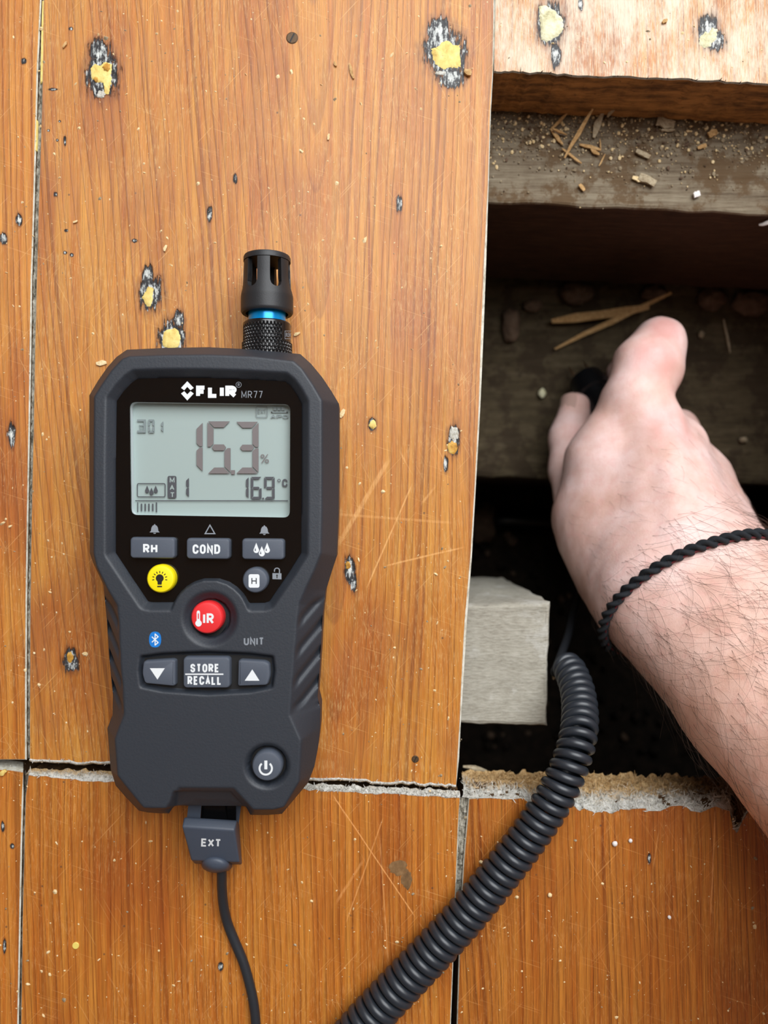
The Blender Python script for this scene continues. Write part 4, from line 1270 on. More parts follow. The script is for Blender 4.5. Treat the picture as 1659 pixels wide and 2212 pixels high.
prints('temperature_reading', seg7('1', 520, 1030, 537, 1077, 5.6, .7) + seg7('6', 541.6, 1030, 565, 1078.5, 5.6, .7) + [R4(566.4, 1075, 570.2, 1079)] + seg7('9', 570.5, 1030, 593.4, 1078.5, 5.6, .7), ZI, M['lcd_ink_dark'], lcd)
prints('material_number', seg7('1', 390, 1031, 408, 1074.5, 6, .8), ZI, M['lcd_ink_dark'], lcd)
prints('memory_reading', [R4(296, 906, 315, 910.5), R4(310, 910.5, 315, 934.7), R4(296, 930, 310, 934.7), R4(300, 918, 310, 920.5)] + seg7('0', 319.5, 906, 333.5, 935, 4.6, .6) + seg7('1', 340, 909, 352.5, 934, 4.6, .6), ZI, M['lcd_ink_pale'], lcd)
prints('bar_scale', [R4(292, 1080.6, 622, 1082.4), R4(296.3, 1085, 298.3, 1106.5), R4(336.5, 1085, 339, 1106.5)] + [R4(x, 1088, x + 3, 1104) for x in (304, 312, 320, 328.3)], ZI, M['lcd_ink_dark'], lcd)
def ringp(x0, y0, x1, y1, r, w, z):
    """outline of a rounded rectangle as thin quads (px)"""
    o = rrect(x0, y0, x1, y1, r, 4); i_ = rrect(x0 + w, y0 + w, x1 - w, y1 - w, max(.3, r - w), 4)
    n = len(o)
    return [[o[k], o[(k + 1) % n], i_[(k + 1) % n], i_[k]] for k in range(n)]
def drop(cx, cy, w, h):
    out = [(cx, cy - h * .55)]
    for k in range(13):
        a = math.radians(-35 + 250 * k / 12)
        out.append((cx + w / 2 * math.cos(a), cy + h * .22 + w / 2 * math.sin(a) * 1.0))
    return out
prints('drops_icon', ringp(295.6, 1043.5, 357.5, 1074, 4, 1.8, ZI) + [drop(317.7, 1057, 9, 15), drop(327, 1061.5, 9, 15), drop(336.2, 1057, 9, 15)], ZI, M['lcd_ink_dark'], lcd)
prints('battery_icon', [R4(590.5, 879.5, 597.3, 886.6), R4(599, 879.5, 606, 886.6), R4(607.8, 879.5, 614.6, 886.6), R4(586, 889.6, 621, 891.6), R4(586, 887, 588, 891.6), R4(619, 886, 622, 891.6)], ZI, M['lcd_ink_pale'], lcd)
V_, F_ = loft(ccw(xy(rrect(362, 1028, 381, 1076, 3.5, 4), ZI)), [(0, ZI - .00006), (0, ZI)])
mat_badge = mesh_obj('material_badge', V_, F_, M['lcd_ink_dark'], lcd)

# lettering
dg = None
def text_mesh(s, bold=0.0, shear=0.0):
    c = bpy.data.curves.new('t', 'FONT')
    c.body = s
    c.offset = bold
    c.shear = shear
    c.resolution_u = 3
    o = bpy.data.objects.new('t', c)
    scn.collection.objects.link(o)
    bpy.context.view_layer.update()
    me = bpy.data.meshes.new_from_object(o.evaluated_get(bpy.context.evaluated_depsgraph_get()))
    bpy.data.objects.remove(o)
    v = np.array([q.co[:2] for q in me.vertices]); f = [tuple(p.vertices) for p in me.polygons]
    bpy.data.meshes.remove(me); bpy.data.curves.remove(c)
    return v, f
def arc(cx, cy, rx, ry, a0, a1, n=10):
    return [(cx + rx * math.cos(math.radians(a0 + (a1 - a0) * k / n)), cy + ry * math.sin(math.radians(a0 + (a1 - a0) * k / n))) for k in range(n + 1)]
GLYPH = {   # centre lines in a unit box, y downwards
    'A': [[(0, 1), (.5, 0), (1, 1)], [(.19, .66), (.81, .66)]],
    'C': [[(1, .32)] + arc(.5, .3, .5, .3, 0, -180) + arc(.5, .7, .5, .3, 180, 0) + [(1, .66)]],
    'D': [[(0, 1), (0, 0), (.45, 0)] + arc(.45, .32, .55, .32, -90, 0) + arc(.45, .68, .55, .32, 0, 90) + [(0, 1), (0, .9)]],
    'E': [[(1, 0), (0, 0), (0, 1), (1, 1)], [(0, .49), (.88, .49)]],
    'F': [[(1, 0), (0, 0), (0, 1)], [(0, .5), (.86, .5)]],
    'H': [[(0, 0), (0, 1)], [(1, 0), (1, 1)], [(0, .49), (1, .49)]],
    'I': [[(.5, 0), (.5, 1)]],
    'L': [[(0, 0), (0, 1), (1, 1)]],
    'M': [[(0, 1), (0, 0), (.5, .8), (1, 0), (1, 1)]],
    'N': [[(0, 1), (0, 0), (1, 1), (1, 0)]],
    'O': [[(0, .5)] + arc(.5, .32, .5, .32, 180, 360) + arc(.5, .68, .5, .32, 0, 180) + [(0, .5), (0, .4)]],
    'P': [[(0, 1), (0, 0), (.55, 0)] + arc(.55, .27, .45, .27, -90, 90) + [(0, .54)]],
    'R': [[(0, 1), (0, 0), (.55, 0)] + arc(.55, .26, .42, .26, -90, 90) + [(0, .52)], [(.42, .52), (1, 1)]],
    'S': [[(.97, .28)] + arc(.5, .25, .47, .25, 0, -180)[:-1] + [(.03, .26), (.10, .40), (.5, .5), (.90, .60), (.97, .74)] + arc(.5, .75, .47, .25, 0, 180)[1:] + [(.03, .70)]],
    'T': [[(0, 0), (1, 0)], [(.5, 0), (.5, 1)]],
    'U': [[(0, 0), (0, .68)] + arc(.5, .68, .5, .32, 180, 0) + [(1, 0)]],
    'X': [[(0, 0), (1, 1)], [(1, 0), (0, 1)]],
    'B': [[(0, 1), (0, 0), (.5, 0)] + arc(.5, .25, .4, .25, -90, 90) + [(0, .5)]],
    'V': [[(0, 0), (.5, 1), (1, 0)]],
    '7': [[(0, 0), (1, 0), (.38, 1)]],
}
def ribbon(pts, w):
    p = [np.array(pts[0], float)]
    for q in pts[1:]:
        if np.linalg.norm(np.array(q) - p[-1]) > 1e-6: p.append(np.array(q, float))
    n = len(p)
    out = []
    L, R = [], []
    for i in range(n):
        d0 = p[i] - p[i - 1] if i > 0 else p[1] - p[0]
        d1 = p[i + 1] - p[i] if i < n - 1 else d0
        d0 = d0 / np.linalg.norm(d0); d1 = d1 / np.linalg.norm(d1)
        n0, n1 = np.array((-d0[1], d0[0])), np.array((-d1[1], d1[0]))
        m_ = n0 + n1; lm = np.linalg.norm(m_)
        m_ = m_ / lm if lm > 1e-6 else n0
        m_ = m_ / max(.38, float(m_ @ n0))
        L.append(p[i] + m_ * w / 2); R.append(p[i] - m_ * w / 2)
    return [[tuple(L[i]), tuple(L[i + 1]), tuple(R[i + 1]), tuple(R[i])] for i in range(n - 1)]
WIDTH = {'I': 0.0, 'M': 1.25, 'L': .85, 'F': .85, 'E': .88, 'T': .95, '7': .9}
def block_text(s, x0, y0, x1, y1, w, gap=None, rot=0.0):
    """condensed grotesque lettering set in a px box"""
    gap = w * .62 if gap is None else gap
    un = sum(WIDTH.get(c, 1.0) for c in s)
    avail = (x1 - x0) - gap * (len(s) - 1) - w * len(s)
    k = avail / un
    x = x0
    out = []
    cx_, cy_ = (x0 + x1) / 2, (y0 + y1) / 2
    for c in s:
        gw = WIDTH.get(c, 1.0) * k
        for st in GLYPH[c]:
            out += ribbon([(x + w / 2 + a * gw, y0 + w / 2 + b * (y1 - y0 - w)) for a, b in st], w)
        x += gw + w + gap
    if rot:
        c_, s_ = math.cos(math.radians(rot)), math.sin(math.radians(rot))
        out = [[(cx_ + (a - cx_) * c_ - (b - cy_) * s_, cy_ + (a - cx_) * s_ + (b - cy_) * c_) for a, b in q] for q in out]
    return out
def lettering(name, items, z, mat, parent, zf=None, extra=()):
    """items: (text, x0, y0, x1, y1, bold[, rot]) boxes in photo px at height z"""
    mb = MB()
    for it in items:
        s, a0, b0, a1, b1, bold = it[:6]
        rot = math.radians(it[6]) if len(it) > 6 else 0
        v, f = text_mesh(s, bold)
        lo_, hi_ = v.min(0), v.max(0)
        u = (v - lo_) / (hi_ - lo_)
        px = a0 + u[:, 0] * (a1 - a0); py = b1 - u[:, 1] * (b1 - b0)
        cx_, cy_ = (a0 + a1) / 2, (b0 + b1) / 2
        dx, dy = px - cx_, py - cy_
        px = cx_ + dx * math.cos(rot) - dy * math.sin(rot); py = cy_ + dx * math.sin(rot) + dy * math.cos(rot)
        zz = [zf(a, b) if zf else z for a, b in zip(px, py)]
        mb.add([P(a, b, c_) for a, b, c_ in zip(px, py, zz)], f)
    for kx_, p in enumerate(extra):      # strokes overlap: keep each a hair above the last
        mb.add([P(a, b, (zf(a, b) if zf else z) + kx_ * 1.2e-6) for a, b in p], [tuple(range(len(p)))])
    o = mb.build(name, mat, parent)
    bm = bmesh.new(); bm.from_mesh(o.data)
    for f in bm.faces:
        if f.normal.z < 0: f.normal_flip()
    bm.to_mesh(o.data); bm.free()
    return o
lettering('badge_letters', [], ZI + .00004, M['lcd'], lcd, extra=block_text('M', 366.5, 1031.5, 377, 1043, 2) + block_text('A', 366.5, 1048, 376.5, 1058.5, 2) + block_text('T', 367.5, 1063.5, 377, 1074.5, 2))
lettering('percent_sign', [('%', 562.8, 981, 581, 1000, .0)], ZI, M['lcd_ink'], lcd)
lettering('celsius_sign', [], ZI, M['lcd_ink_dark'], lcd, extra=block_text('C', 609.5, 1034.5, 621, 1052, 3.4) + [[(602.7 + r1 * math.cos(a1), 1038 + r1 * math.sin(a1)) for r1, a1 in ((3.6, k * math.pi / 8), (3.6, (k + 1) * math.pi / 8), (2.2, (k + 1) * math.pi / 8), (2.2, k * math.pi / 8))] for k in range(16)])
lettering('ext_icon', [], ZI, M['lcd_ink_pale'], lcd, extra=block_text('EXT', 556.8, 883.5, 574.4, 893, 1.5) + ringp(552.8, 876.5, 577.8, 902, 3.5, 1.6, ZI))
lettering('apo_icon', [], ZI, M['lcd_ink_pale'], lcd, extra=block_text('APO', 584.4, 895.5, 622.4, 904, 2.2))
lettering('memory_letter', [], ZI, M['lcd_ink_pale'], lcd, extra=block_text('M', 301, 923, 308, 928.5, 1.1))

ZP = ZG + .00004
def dpx(cx, cy, pts): return [(cx + a, cy + b) for a, b in pts]
chev = [[(391, 838), (404.5, 823.5), (418.5, 838), (411.5, 843), (404.5, 835.5), (398, 843)], [(391, 850), (398, 845), (404.5, 852), (411.5, 845), (418.5, 850), (404.5, 865)]]
def tri_fan(p): return p
lettering('brand_print', [], ZP, M['print_white'], window, extra=block_text('FLIR', 423.5, 833, 511.5, 859.5, 8.6, 3.2) + [[chev[0][0], chev[0][1], chev[0][4], chev[0][5]], [chev[0][1], chev[0][2], chev[0][3], chev[0][4]], [chev[1][0], chev[1][1], chev[1][2], chev[1][5]], [chev[1][2], chev[1][3], chev[1][4], chev[1][5]]])
lettering('model_print', [], ZP, M['print_grey'], window, extra=block_text('MR77', 521.5, 844.5, 567, 860, 1.5, 3.0) + block_text('R', 513.4, 828, 517.8, 834.2, .9) + [[(515.5 + r1 * math.cos(a1), 831 + r1 * math.sin(a1)) for r1, a1 in ((6.2, k * math.pi / 10), (6.2, (k + 1) * math.pi / 10), (5.3, (k + 1) * math.pi / 10), (5.3, k * math.pi / 10))] for k in range(20)])
def bell(cx, cy):
    p = [(-11, 7), (-8, 4), (-7, -3), (-4.5, -7.5), (-1.6, -8.6), (-1.2, -10.5), (1.2, -10.5), (1.6, -8.6), (4.5, -7.5), (7, -3), (8, 4), (11, 7)]
    return [dpx(cx, cy, p), dpx(cx, cy, [(-3.2, 8), (3.2, 8), (1.8, 10), (-1.8, 10)])]
tri = lambda cx, cy, r, q: None
T0, T1 = [(453.5, 1132), (466, 1154), (441, 1154)], [(453.5, 1136.8), (461.8, 1151.6), (445.2, 1151.6)]
icons = bell(334, 1143) + bell(571, 1145.5) + [[T0[k], T0[(k + 1) % 3], T1[(k + 1) % 3], T1[k]] for k in range(3)]
lock = [R4(588.5, 1239, 599.5, 1251.5)[:0] or [(588.5, 1238), (608, 1238.5), (608, 1251.5), (588.5, 1251)]]
for k in range(10):
    a1, a2 = math.pi * (1 + k / 10), math.pi * (1 + (k + 1) / 10)
    lock.append([(598.3 + 6.6 * math.cos(a1), 1232 + 6.0 * math.sin(a1)), (598.3 + 6.6 * math.cos(a2), 1232 + 6.0 * math.sin(a2)), (598.3 + 4.2 * math.cos(a2), 1232 + 3.8 * math.sin(a2)), (598.3 + 4.2 * math.cos(a1), 1232 + 3.8 * math.sin(a1))])
lock += [R4(591.7, 1232, 594.1, 1235), R4(602.5, 1232, 604.9, 1239)]
lettering('icon_print', [], ZP, M['print_grey'], window, extra=icons + lock)
lettering('lock_keyhole', [], ZP + .00003, M['print_black'], window, extra=[[(598.3 + 2 * math.cos(k), 1243 + 2 * math.sin(k)) for k in np.linspace(0, 6, 10)], [(597.5, 1244), (599.2, 1244), (599.6, 1249), (597, 1249)]])

# buttons
def bring(pts, z0, z1, bev=.0007):
    q = ccw(pts)
    return loft(q, [(0, z0), (0, z1 - bev), (bev * .12, z1 - bev * .5), (bev * .4, z1 - bev * .15), (bev * 1.0, z1)])
def button(name, pts_px, z1, mat, label=None, bev=.0008, z0=ZG - .002, gap=True):
    V, Fc = bring(xy(pts_px, z1), z0, z1, bev)
    o = mesh_obj(name, V, Fc, mat, meter, 30.0)
    if label: o['label'] = label
    return o
ZB = .0306
def rr_px(x0, y0, x1, y1, r, sk=0):
    return [(a, b + sk * (a - x0) / (x1 - x0)) for a, b in rrect(x0, y0, x1, y1, r, 5)]
b1 = button('button', rr_px(280.5, 1160, 378, 1206, 8, 1), ZB, M['button'], 'grey button reading RH')
lettering('button_print', [], ZB + .00004, M['print_white'], b1, extra=block_text('RH', 309, 1175, 340, 1195, 4.4))
b2 = button('button', rr_px(402, 1162, 496.5, 1207.5, 8, 1), ZB, M['button'], 'grey button reading COND')
lettering('button_print', [], ZB + .00004, M['print_white'], b2, extra=block_text('COND', 416, 1176, 475.5, 1196.5, 4.3))
b3 = button('button', rr_px(522, 1163, 614, 1208.5, 8, 1), ZB, M['button'], 'grey button with three drops')
lettering('button_print', [], ZB + .00004, M['print_white'], b3, extra=[drop(553.5, 1184, 12, 21), drop(565.5, 1191, 13, 20), drop(577, 1184, 12, 21)])
lettering('button_print', [], ZB + .00007, M['button'], b3, extra=[drop(551.5, 1187, 3, 7), drop(563, 1194, 3, 7), drop(575, 1187, 3, 7)])
def disc(px, py, r, n=44): return circle(px, py, r, n)
b4 = button('button', disc(346.5, 1250.5, 31), .0312, M['yellow'], 'yellow round backlight button', .0011)
bulb = [(345 + 8.6 * math.cos(a), 1249 + 8.6 * math.sin(a)) for a in np.linspace(math.radians(125), math.radians(415), 20)] + [(349, 1263), (340.5, 1263)]
rays = []
for a in np.linspace(math.radians(170), math.radians(370), 9):
    d = np.array((math.cos(a), math.sin(a))); s = np.array((-d[1], d[0])) * 1.0
    c0 = np.array((345, 1250.0))
    rays.append([tuple(c0 + d * 12 - s), tuple(c0 + d * 16.5 - s), tuple(c0 + d * 16.5 + s), tuple(c0 + d * 12 + s)])
lettering('button_print', [], .03124, M['print_black'], b4, extra=[bulb, R4(339.5, 1265.5, 350, 1268.5)] + rays)
b5 = button('button', disc(551, 1253.5, 28), .0310, M['button'], 'grey round hold button', .0010)
lettering('button_print', [], .03104, M['print_white'], b5, extra=[rrect(537, 1240.5, 560.5, 1269.5, 4, 4)])
lettering('button_print', [], .03108, M['rubber'], b5, extra=block_text('H', 543, 1247.5, 554.5, 1262.5, 2.2))
b6 = button('button', disc(446.5, 1334.5, 35.5), .0314, M['red'], 'red round button reading IR', .0012, .024)
therm = [(428.5 - 3.6, 1322), (428.5 - 1.8, 1319), (428.5 + 1.8, 1319), (428.5 + 3.6, 1322), (428.5 + 3.6, 1340)] + [(428.8 + 7 * math.cos(a), 1346.5 + 7 * math.sin(a)) for a in np.linspace(math.radians(-55), math.radians(235), 14)]
lettering('button_print', [], .03144, M['print_white'], b6, extra=block_text('IR', 438.5, 1325, 462, 1348, 4.8) + [therm])
lettering('button_print', [], .03147, M['red'], b6, extra=[R4(427.3, 1325, 429.7, 1337)])
ring_g = MB()
def gap_ring(px, py, r0, r1, z):
    n = 44
    o = [P(px + r1 * math.cos(2 * math.pi * k / n), py + r1 * math.sin(2 * math.pi * k / n), z) for k in range(n)]
    i_ = [P(px + r0 * math.cos(2 * math.pi * k / n), py + r0 * math.sin(2 * math.pi * k / n), z) for k in range(n)]
    ring_g.add(o + i_, [(k, n + k, n + (k + 1) % n, (k + 1) % n) for k in range(n)])
gap_ring(447, 1335, 20, 44, .0276)
gap_ring(576.5, 1656, 20, 44, .0277)
V, Fc = loft(ccw(xy(oval, .0288)), [(.0002, .0270), (.0002, .0288)])
ring_g.add(V, Fc)
ring_g.build('button_recess', M['gap_black'], meter)
b7 = button('button', round_corners([(309, 1428), (372, 1424), (379, 1427), (379, 1480), (374, 1483), (312, 1477), (306, 1455)], 7, 4), .0312, M['button'], 'grey down arrow button')
lettering('button_print', [], .03124, M['print_white'], b7, extra=[[(323.5, 1443.5), (356, 1443.5), (340, 1468)]])
b8 = button('button', rr_px(395, 1419, 497, 1487, 9, 0), .0314, M['button'], 'grey store and recall button')
lettering('button_print', [], .03144, M['print_white'], b8, extra=block_text('STORE', 411, 1434, 473.5, 1452.5, 3.9) + block_text('RECALL', 405, 1460.5, 478.5, 1479.5, 3.9) + [R4(400, 1455, 482.5, 1458)])
b9 = button('button', round_corners([(514, 1428), (520, 1425), (572, 1428), (582, 1434), (584, 1460), (578, 1481), (516, 1483), (513, 1480)], 7, 4), .0312, M['button'], 'grey up arrow button')
lettering('button_print', [], .03124, M['print_white'], b9, extra=[[(545, 1446), (560.5, 1470.5), (528.5, 1470.5)]])
b10 = button('button', disc(576.5, 1655.5, 33.5), .0316, M['button'], 'grey round power button', .0012, .026)
pw = []
for k in range(18):
    a1, a2 = math.radians(-50 + 280 * k / 18), math.radians(-50 + 280 * (k + 1) / 18)
    pw.append([(574 + 15.5 * math.cos(a1), 1660 + 15.5 * math.sin(a1)), (574 + 15.5 * math.cos(a2), 1660 + 15.5 * math.sin(a2)), (574 + 11.3 * math.cos(a2), 1660 + 11.3 * math.sin(a2)), (574 + 11.3 * math.cos(a1), 1660 + 11.3 * math.sin(a1))])
lettering('button_print', [], .03164, M['print_white'], b10, extra=pw + [R4(571, 1643, 577.5, 1662)])
ZF = ZT + .00008
lettering('unit_print', [], ZF, M['print_grey'], meter, extra=block_text('UNIT', 526.5, 1377, 570, 1394, 3.4))
bt = lettering('wireless_badge', [], ZF, M['print_blue'], meter, extra=[[(335 + 13 * math.copysign(abs(math.cos(a)) ** .75, math.cos(a)), 1381.5 + 17 * math.copysign(abs(math.sin(a)) ** .85, math.sin(a))) for a in np.linspace(0, 2 * math.pi, 32, endpoint=False)]])
def stroke(pts, w):
    out = []
    for a, b in zip(pts[:-1], pts[1:]):
        a, b = np.array(a, float), np.array(b, float)
        d = (b - a) / np.linalg.norm(b - a); s = np.array((-d[1], d[0])) * w / 2
        a2, b2 = a - d * w * .3, b + d * w * .3
        out.append([tuple(a2 - s), tuple(b2 - s), tuple(b2 + s), tuple(a2 + s)])
    return out
lettering('badge_rune', [], ZF + .00004, M['print_white'], bt, extra=stroke([(328.5, 1376), (341.5, 1388), (335, 1393.5), (335, 1369.5), (341.5, 1375.5), (328.5, 1387)], 2.2))

# sensor on the top end
SX, SZ = P2(577, 600, .0145)[0], .0145
def yy(py, z=SZ): return P2(0, py, z)[1]
pxm = (H - SZ) / F_PX
def lathe_y(profile, n=64, mat=None):
    """profile [(y, r)] around the sensor axis"""
    V, Fc = [], []
    for y_, r_ in profile:
        for k in range(n):
            a = 2 * math.pi * k / n
            V.append((SX + r_ * math.sin(a), y_, SZ + r_ * math.cos(a)))
    L = len(profile)
    for i in range(L - 1):
        for k in range(n):
            k2 = (k + 1) % n
            Fc.append((i * n + k, i * n + k2, (i + 1) * n + k2, (i + 1) * n + k))
    return V, Fc
mb = MB()
R0 = 50.5 * pxm
# closed head disc
yt = yy(541, SZ + .006)
V, Fc = lathe_y([(yy(567), R0 * .86), (yy(567), R0), (yt - .0006, R0), (yt - .0001, R0 * .97), (yt, R0 * .93)], 72); mb.add(V, Fc)
V, Fc = lathe_y([(yt, R0 * .93), (yt + .0001, R0 * .5), (yt + .0001, 1e-5)], 72); mb.add(V, Fc, 1)
V, Fc = lathe_y([(yy(567), R0 * .86), (yt - .0018, R0 * .8), (yt - .0018, 1e-5)], 72); mb.add(V, Fc)
# slotted skirt: outer surface follows a flared profile, six U-shaped slots
def rad(y_):
    py = CY - y_ / pxm
    return (49.5 + 6.5 * min(1, max(0, (py - 600) / 42)) ** 1.5 * (1 if py < 677 else 1)) * pxm
yb, ytop = yy(679), yy(568)
slot_hw = math.radians(14.5)
cols_, tops = [], []
for s in range(6):
    c0 = math.radians(30 + 60 * s)
    c1 = c0 - math.radians(60)
    for k in range(7):
        cols_.append(c1 + slot_hw + (math.radians(60) - 2 * slot_hw) * k / 6); tops.append(ytop)
    for k in range(13):
        a = c0 - slot_hw + 2 * slot_hw * k / 12
        rr_ = R0 * slot_hw
        e = (a - c0) / slot_hw
        cols_.append(a); tops.append(yy(618) - rr_ * math.sqrt(max(0, 1 - e * e)))
NC = len(cols_)
NYs = 22
yC = yy(636)
th = .0016
for surf in (0, 1):
    V, Fc = [], []
    for a, tp in zip(cols_, tops):
        for j in range(NYs + 1):
            y_ = yb + (yC - yb) * j / 12 if j <= 12 else yC + (tp - yC) * (j - 12) / (NYs - 12)
            r_ = rad(y_) - (th if surf else 0)
            if j == 0 and not surf: r_ -= .0004
            V.append((SX + r_ * math.sin(a), y_, SZ + r_ * math.cos(a)))
    for i in range(NC):
        i2 = (i + 1) % NC
        if abs(math.sin(cols_[i] - cols_[i2])) < 1e-6: continue
        for j in range(NYs):
            q = (i * (NYs + 1) + j, i2 * (NYs + 1) + j, i2 * (NYs + 1) + j + 1, i * (NYs + 1) + j + 1)
            Fc.append(q if surf == 0 else q[::-1])
    mb.add(V, Fc)
    if surf == 0: off0 = len(mb.v) - len(V)
    else: off1 = len(mb.v) - len(V)
for i in range(NC):
    i2 = (i + 1) % NC
    t0, t1 = i * (NYs + 1) + NYs, i2 * (NYs + 1) + NYs
    mb.f.append((off0 + t0, off0 + t1, off1 + t1, off1 + t0)); mb.m.append(0)
    t0, t1 = i * (NYs + 1), i2 * (NYs + 1)
    mb.f.append((off0 + t1, off0 + t0, off1 + t0, off1 + t1)); mb.m.append(0)
# the vertical sides of each post
V, Fc = [], []
for s in range(6):
    for sgn in (-1, 1):
        a = math.radians(30 + 60 * s) + sgn * slot_hw
        b0 = len(V)
        for j in range(9):
            y_ = yy(618) + (ytop - yy(618)) * j / 8
            for r_ in (rad(y_) - .00002, rad(y_) - th):
                V.append((SX + r_ * math.sin(a), y_, SZ + r_ * math.cos(a)))
        for j in range(8):
            Fc.append((b0 + 2 * j, b0 + 2 * j + 1, b0 + 2 * j + 3, b0 + 2 * j + 2))
mb.add(V, Fc)
V, Fc = lathe_y([(yy(640), rad(yy(640)) - th), (yy(640), 1e-5)], 40); mb.add(V, Fc)
cap_o = mb.build('sensor_cap', [M['cap'], M['cap_end']], meter, False)
bm = bmesh.new(); bm.from_mesh(cap_o.data)
bmesh.ops.remove_doubles(bm, verts=list(bm.verts), dist=.000004)
bm.to_mesh(cap_o.data); bm.free()
smooth_angle(cap_o.data, 38)
RB = 40 * pxm
V, Fc = lathe_y([(yy(640), RB * .9), (yy(668), RB * .98), (yy(674), RB), (yy(702), RB), (yy(703), RB * .9)], 64)
o = mesh_obj('sensor_ring', V, Fc, M['blue_metal'], meter, 35.0); o['label'] = 'bright blue metal ring'
# knurled collar (flat panel with a printed word toward the right)
V, Fc = [], []
NA, NY = 480, 72
RC = 51.5 * pxm
for j in range(NY + 1):
    py = 699 + (790 - 699) * j / NY
    y_ = yy(py)
    flare = 2.5 * pxm * (1 if py > 742 else 0)
    for k in range(NA):
        a = 2 * math.pi * k / NA
        kn = abs(math.sin(a * 20 + py * .235)) * abs(math.sin(a * 20 - py * .235))
        panel = 1 if (math.radians(46) < a < math.radians(100) and py < 741) else 0
        e = min(1, max(0, (py - 706) / 3))
        rim = .0003 * (1 - min(1, max(0, (py - 699) / 2)))
        r_ = RC + flare - rim - (0.00050 * (1 - min(1, 1.7 * kn)) ** 1.3 * e if not panel else .0001)
        V.append((SX + r_ * math.sin(a), y_, SZ + r_ * math.cos(a)))
for j in range(NY):
    for k in range(NA):
        k2 = (k + 1) % NA
        Fc.append((j * NA + k, (j + 1) * NA + k, (j + 1) * NA + k2, j * NA + k2))
Fc.append(tuple(range(NA)))
collar = mesh_obj('sensor_collar', V, Fc, M['collar'], meter, 25.0)
# printed word wrapping round the collar
mb = MB()
v, f = text_mesh('REMOVE', .01)
lo_, hi_ = v.min(0), v.max(0)
u = (v - lo_) / (hi_ - lo_)
aa0, aa1 = math.radians(54), math.radians(112)
def onc(t, py):
    a = aa0 + (aa1 - aa0) * t
    r_ = RC + .00005
    return (SX + r_ * math.sin(a), yy(py, SZ + r_ * math.cos(a)), SZ + r_ * math.cos(a))
mb.add([onc(.07 + .86 * t, 728 - 9.5 * w_) for t, w_ in u], f)
for a0, b0, a1, b1 in ((0, 714.5, 1, 715.6), (0, 731.2, 1, 732.3), (0, 714.5, .022, 732.3), (.978, 714.5, 1, 732.3)):
    n = 14 if a1 - a0 > .5 else 1
    for k in range(n):
        t0, t1 = a0 + (a1 - a0) * k / n, a0 + (a1 - a0) * (k + 1) / n
        mb.add([onc(t0, b0), onc(t1, b0), onc(t1, b1), onc(t0, b1)], [(0, 1, 2, 3)])
mb.build('collar_print', M['print_grey'], collar)
# ------------------------------------------------------------------ probe lead
lead = thing('probe_lead', (*P2(466, 1830, 0), 0), 'grey plug with black coiled cable running from the meter into the opening', 'cable')
def hexa(mb, top, bot, m=0):
    """four top points, four bottom points (same winding)"""
    mb.add(list(top) + list(bot), [(0, 1, 2, 3), (7, 6, 5, 4), (0, 4, 5, 1), (1, 5, 6, 2), (2, 6, 7, 3), (3, 7, 4, 0)], m)
def bevelled(name, verts, faces, mat, parent, w, seg=3):
    bm = bmesh.new()
    vs = [bm.verts.new(v) for v in verts]
    for f in faces: bm.faces.new([vs[i] for i in f])
    bmesh.ops.recalc_face_normals(bm, faces=list(bm.faces))
    bmesh.ops.bevel(bm, geom=list(bm.edges), offset=w, segments=seg, profile=.6, affect='EDGES')
    me = bpy.data.meshes.new(name); bm.to_mesh(me); bm.free()
    me.materials.append(mat)
    o = link(name, me, parent); smooth_angle(me, 40)
    return o
zt_, zb_ = .0205, .0165
top8 = [P(398.5, 1766, .0165), P(512, 1772.5, .0165), P(505.5, 1794, zt_), P(392, 1785.5, zt_)]
V = [P(392, 1786, zt_), P(506, 1794, zt_), P(518, 1863, zb_), P(413, 1859, zb_),
     P(398, 1765, .0182), P(513, 1772, .0182),
     P(404, 1772, .004), P(517, 1777, .004), P(523, 1868, .004), P(419, 1866, .004)]
Fc = [(0, 3, 2, 1), (0, 1, 5, 4), (4, 5, 7, 6), (6, 7, 8, 9), (3, 9, 8, 2), (0, 4, 6, 9, 3), (1, 2, 8, 7, 5)]
plug = bevelled('plug', V, Fc, M['plug'], lead, .0007)
def zplug(px, py):
    t = (py - 1790) / 70
    return zt_ + (zb_ - zt_) * t + .00016
lettering('plug_print', [], 0, M['print_white'], plug, zf=zplug, extra=block_text('EXT', 434.5, 1812, 477.5, 1829.5, 3.8, 1.8, 2.2))
# neck between plug and meter
mb = MB()
hexa(mb, [P(408, 1728, .014), P(436, 1730, .014), P(432, 1776, .014), P(403, 1774, .014)], [P(408, 1728, .004), P(436, 1730, .004), P(432, 1776, .004), P(403, 1774, .004)])
hexa(mb, [P(508, 1732, .010), P(522, 1733, .010), P(514, 1790, .010), P(504, 1786, .010)], [P(508, 1732, .004), P(522, 1733, .004), P(514, 1790, .004), P(504, 1786, .004)])
mb.build('plug_clip', M['plug'], lead)
mb = MB()
hexa(mb, [P(437, 1728, .013), P(510, 1731, .013), P(510, 1778, .013), P(433, 1774, .013)], [P(437, 1728, .005), P(510, 1731, .005), P(510, 1778, .005), P(433, 1774, .005)])
hexa(mb, [P(442, 1728, .0142), P(484, 1730, .0142), P(492, 1778, .0142), P(438, 1774, .0142)], [P(442, 1728, .012), P(484, 1730, .012), P(492, 1778, .012), P(438, 1774, .012)])
mb.build('connector', M['dark_metal'], lead)
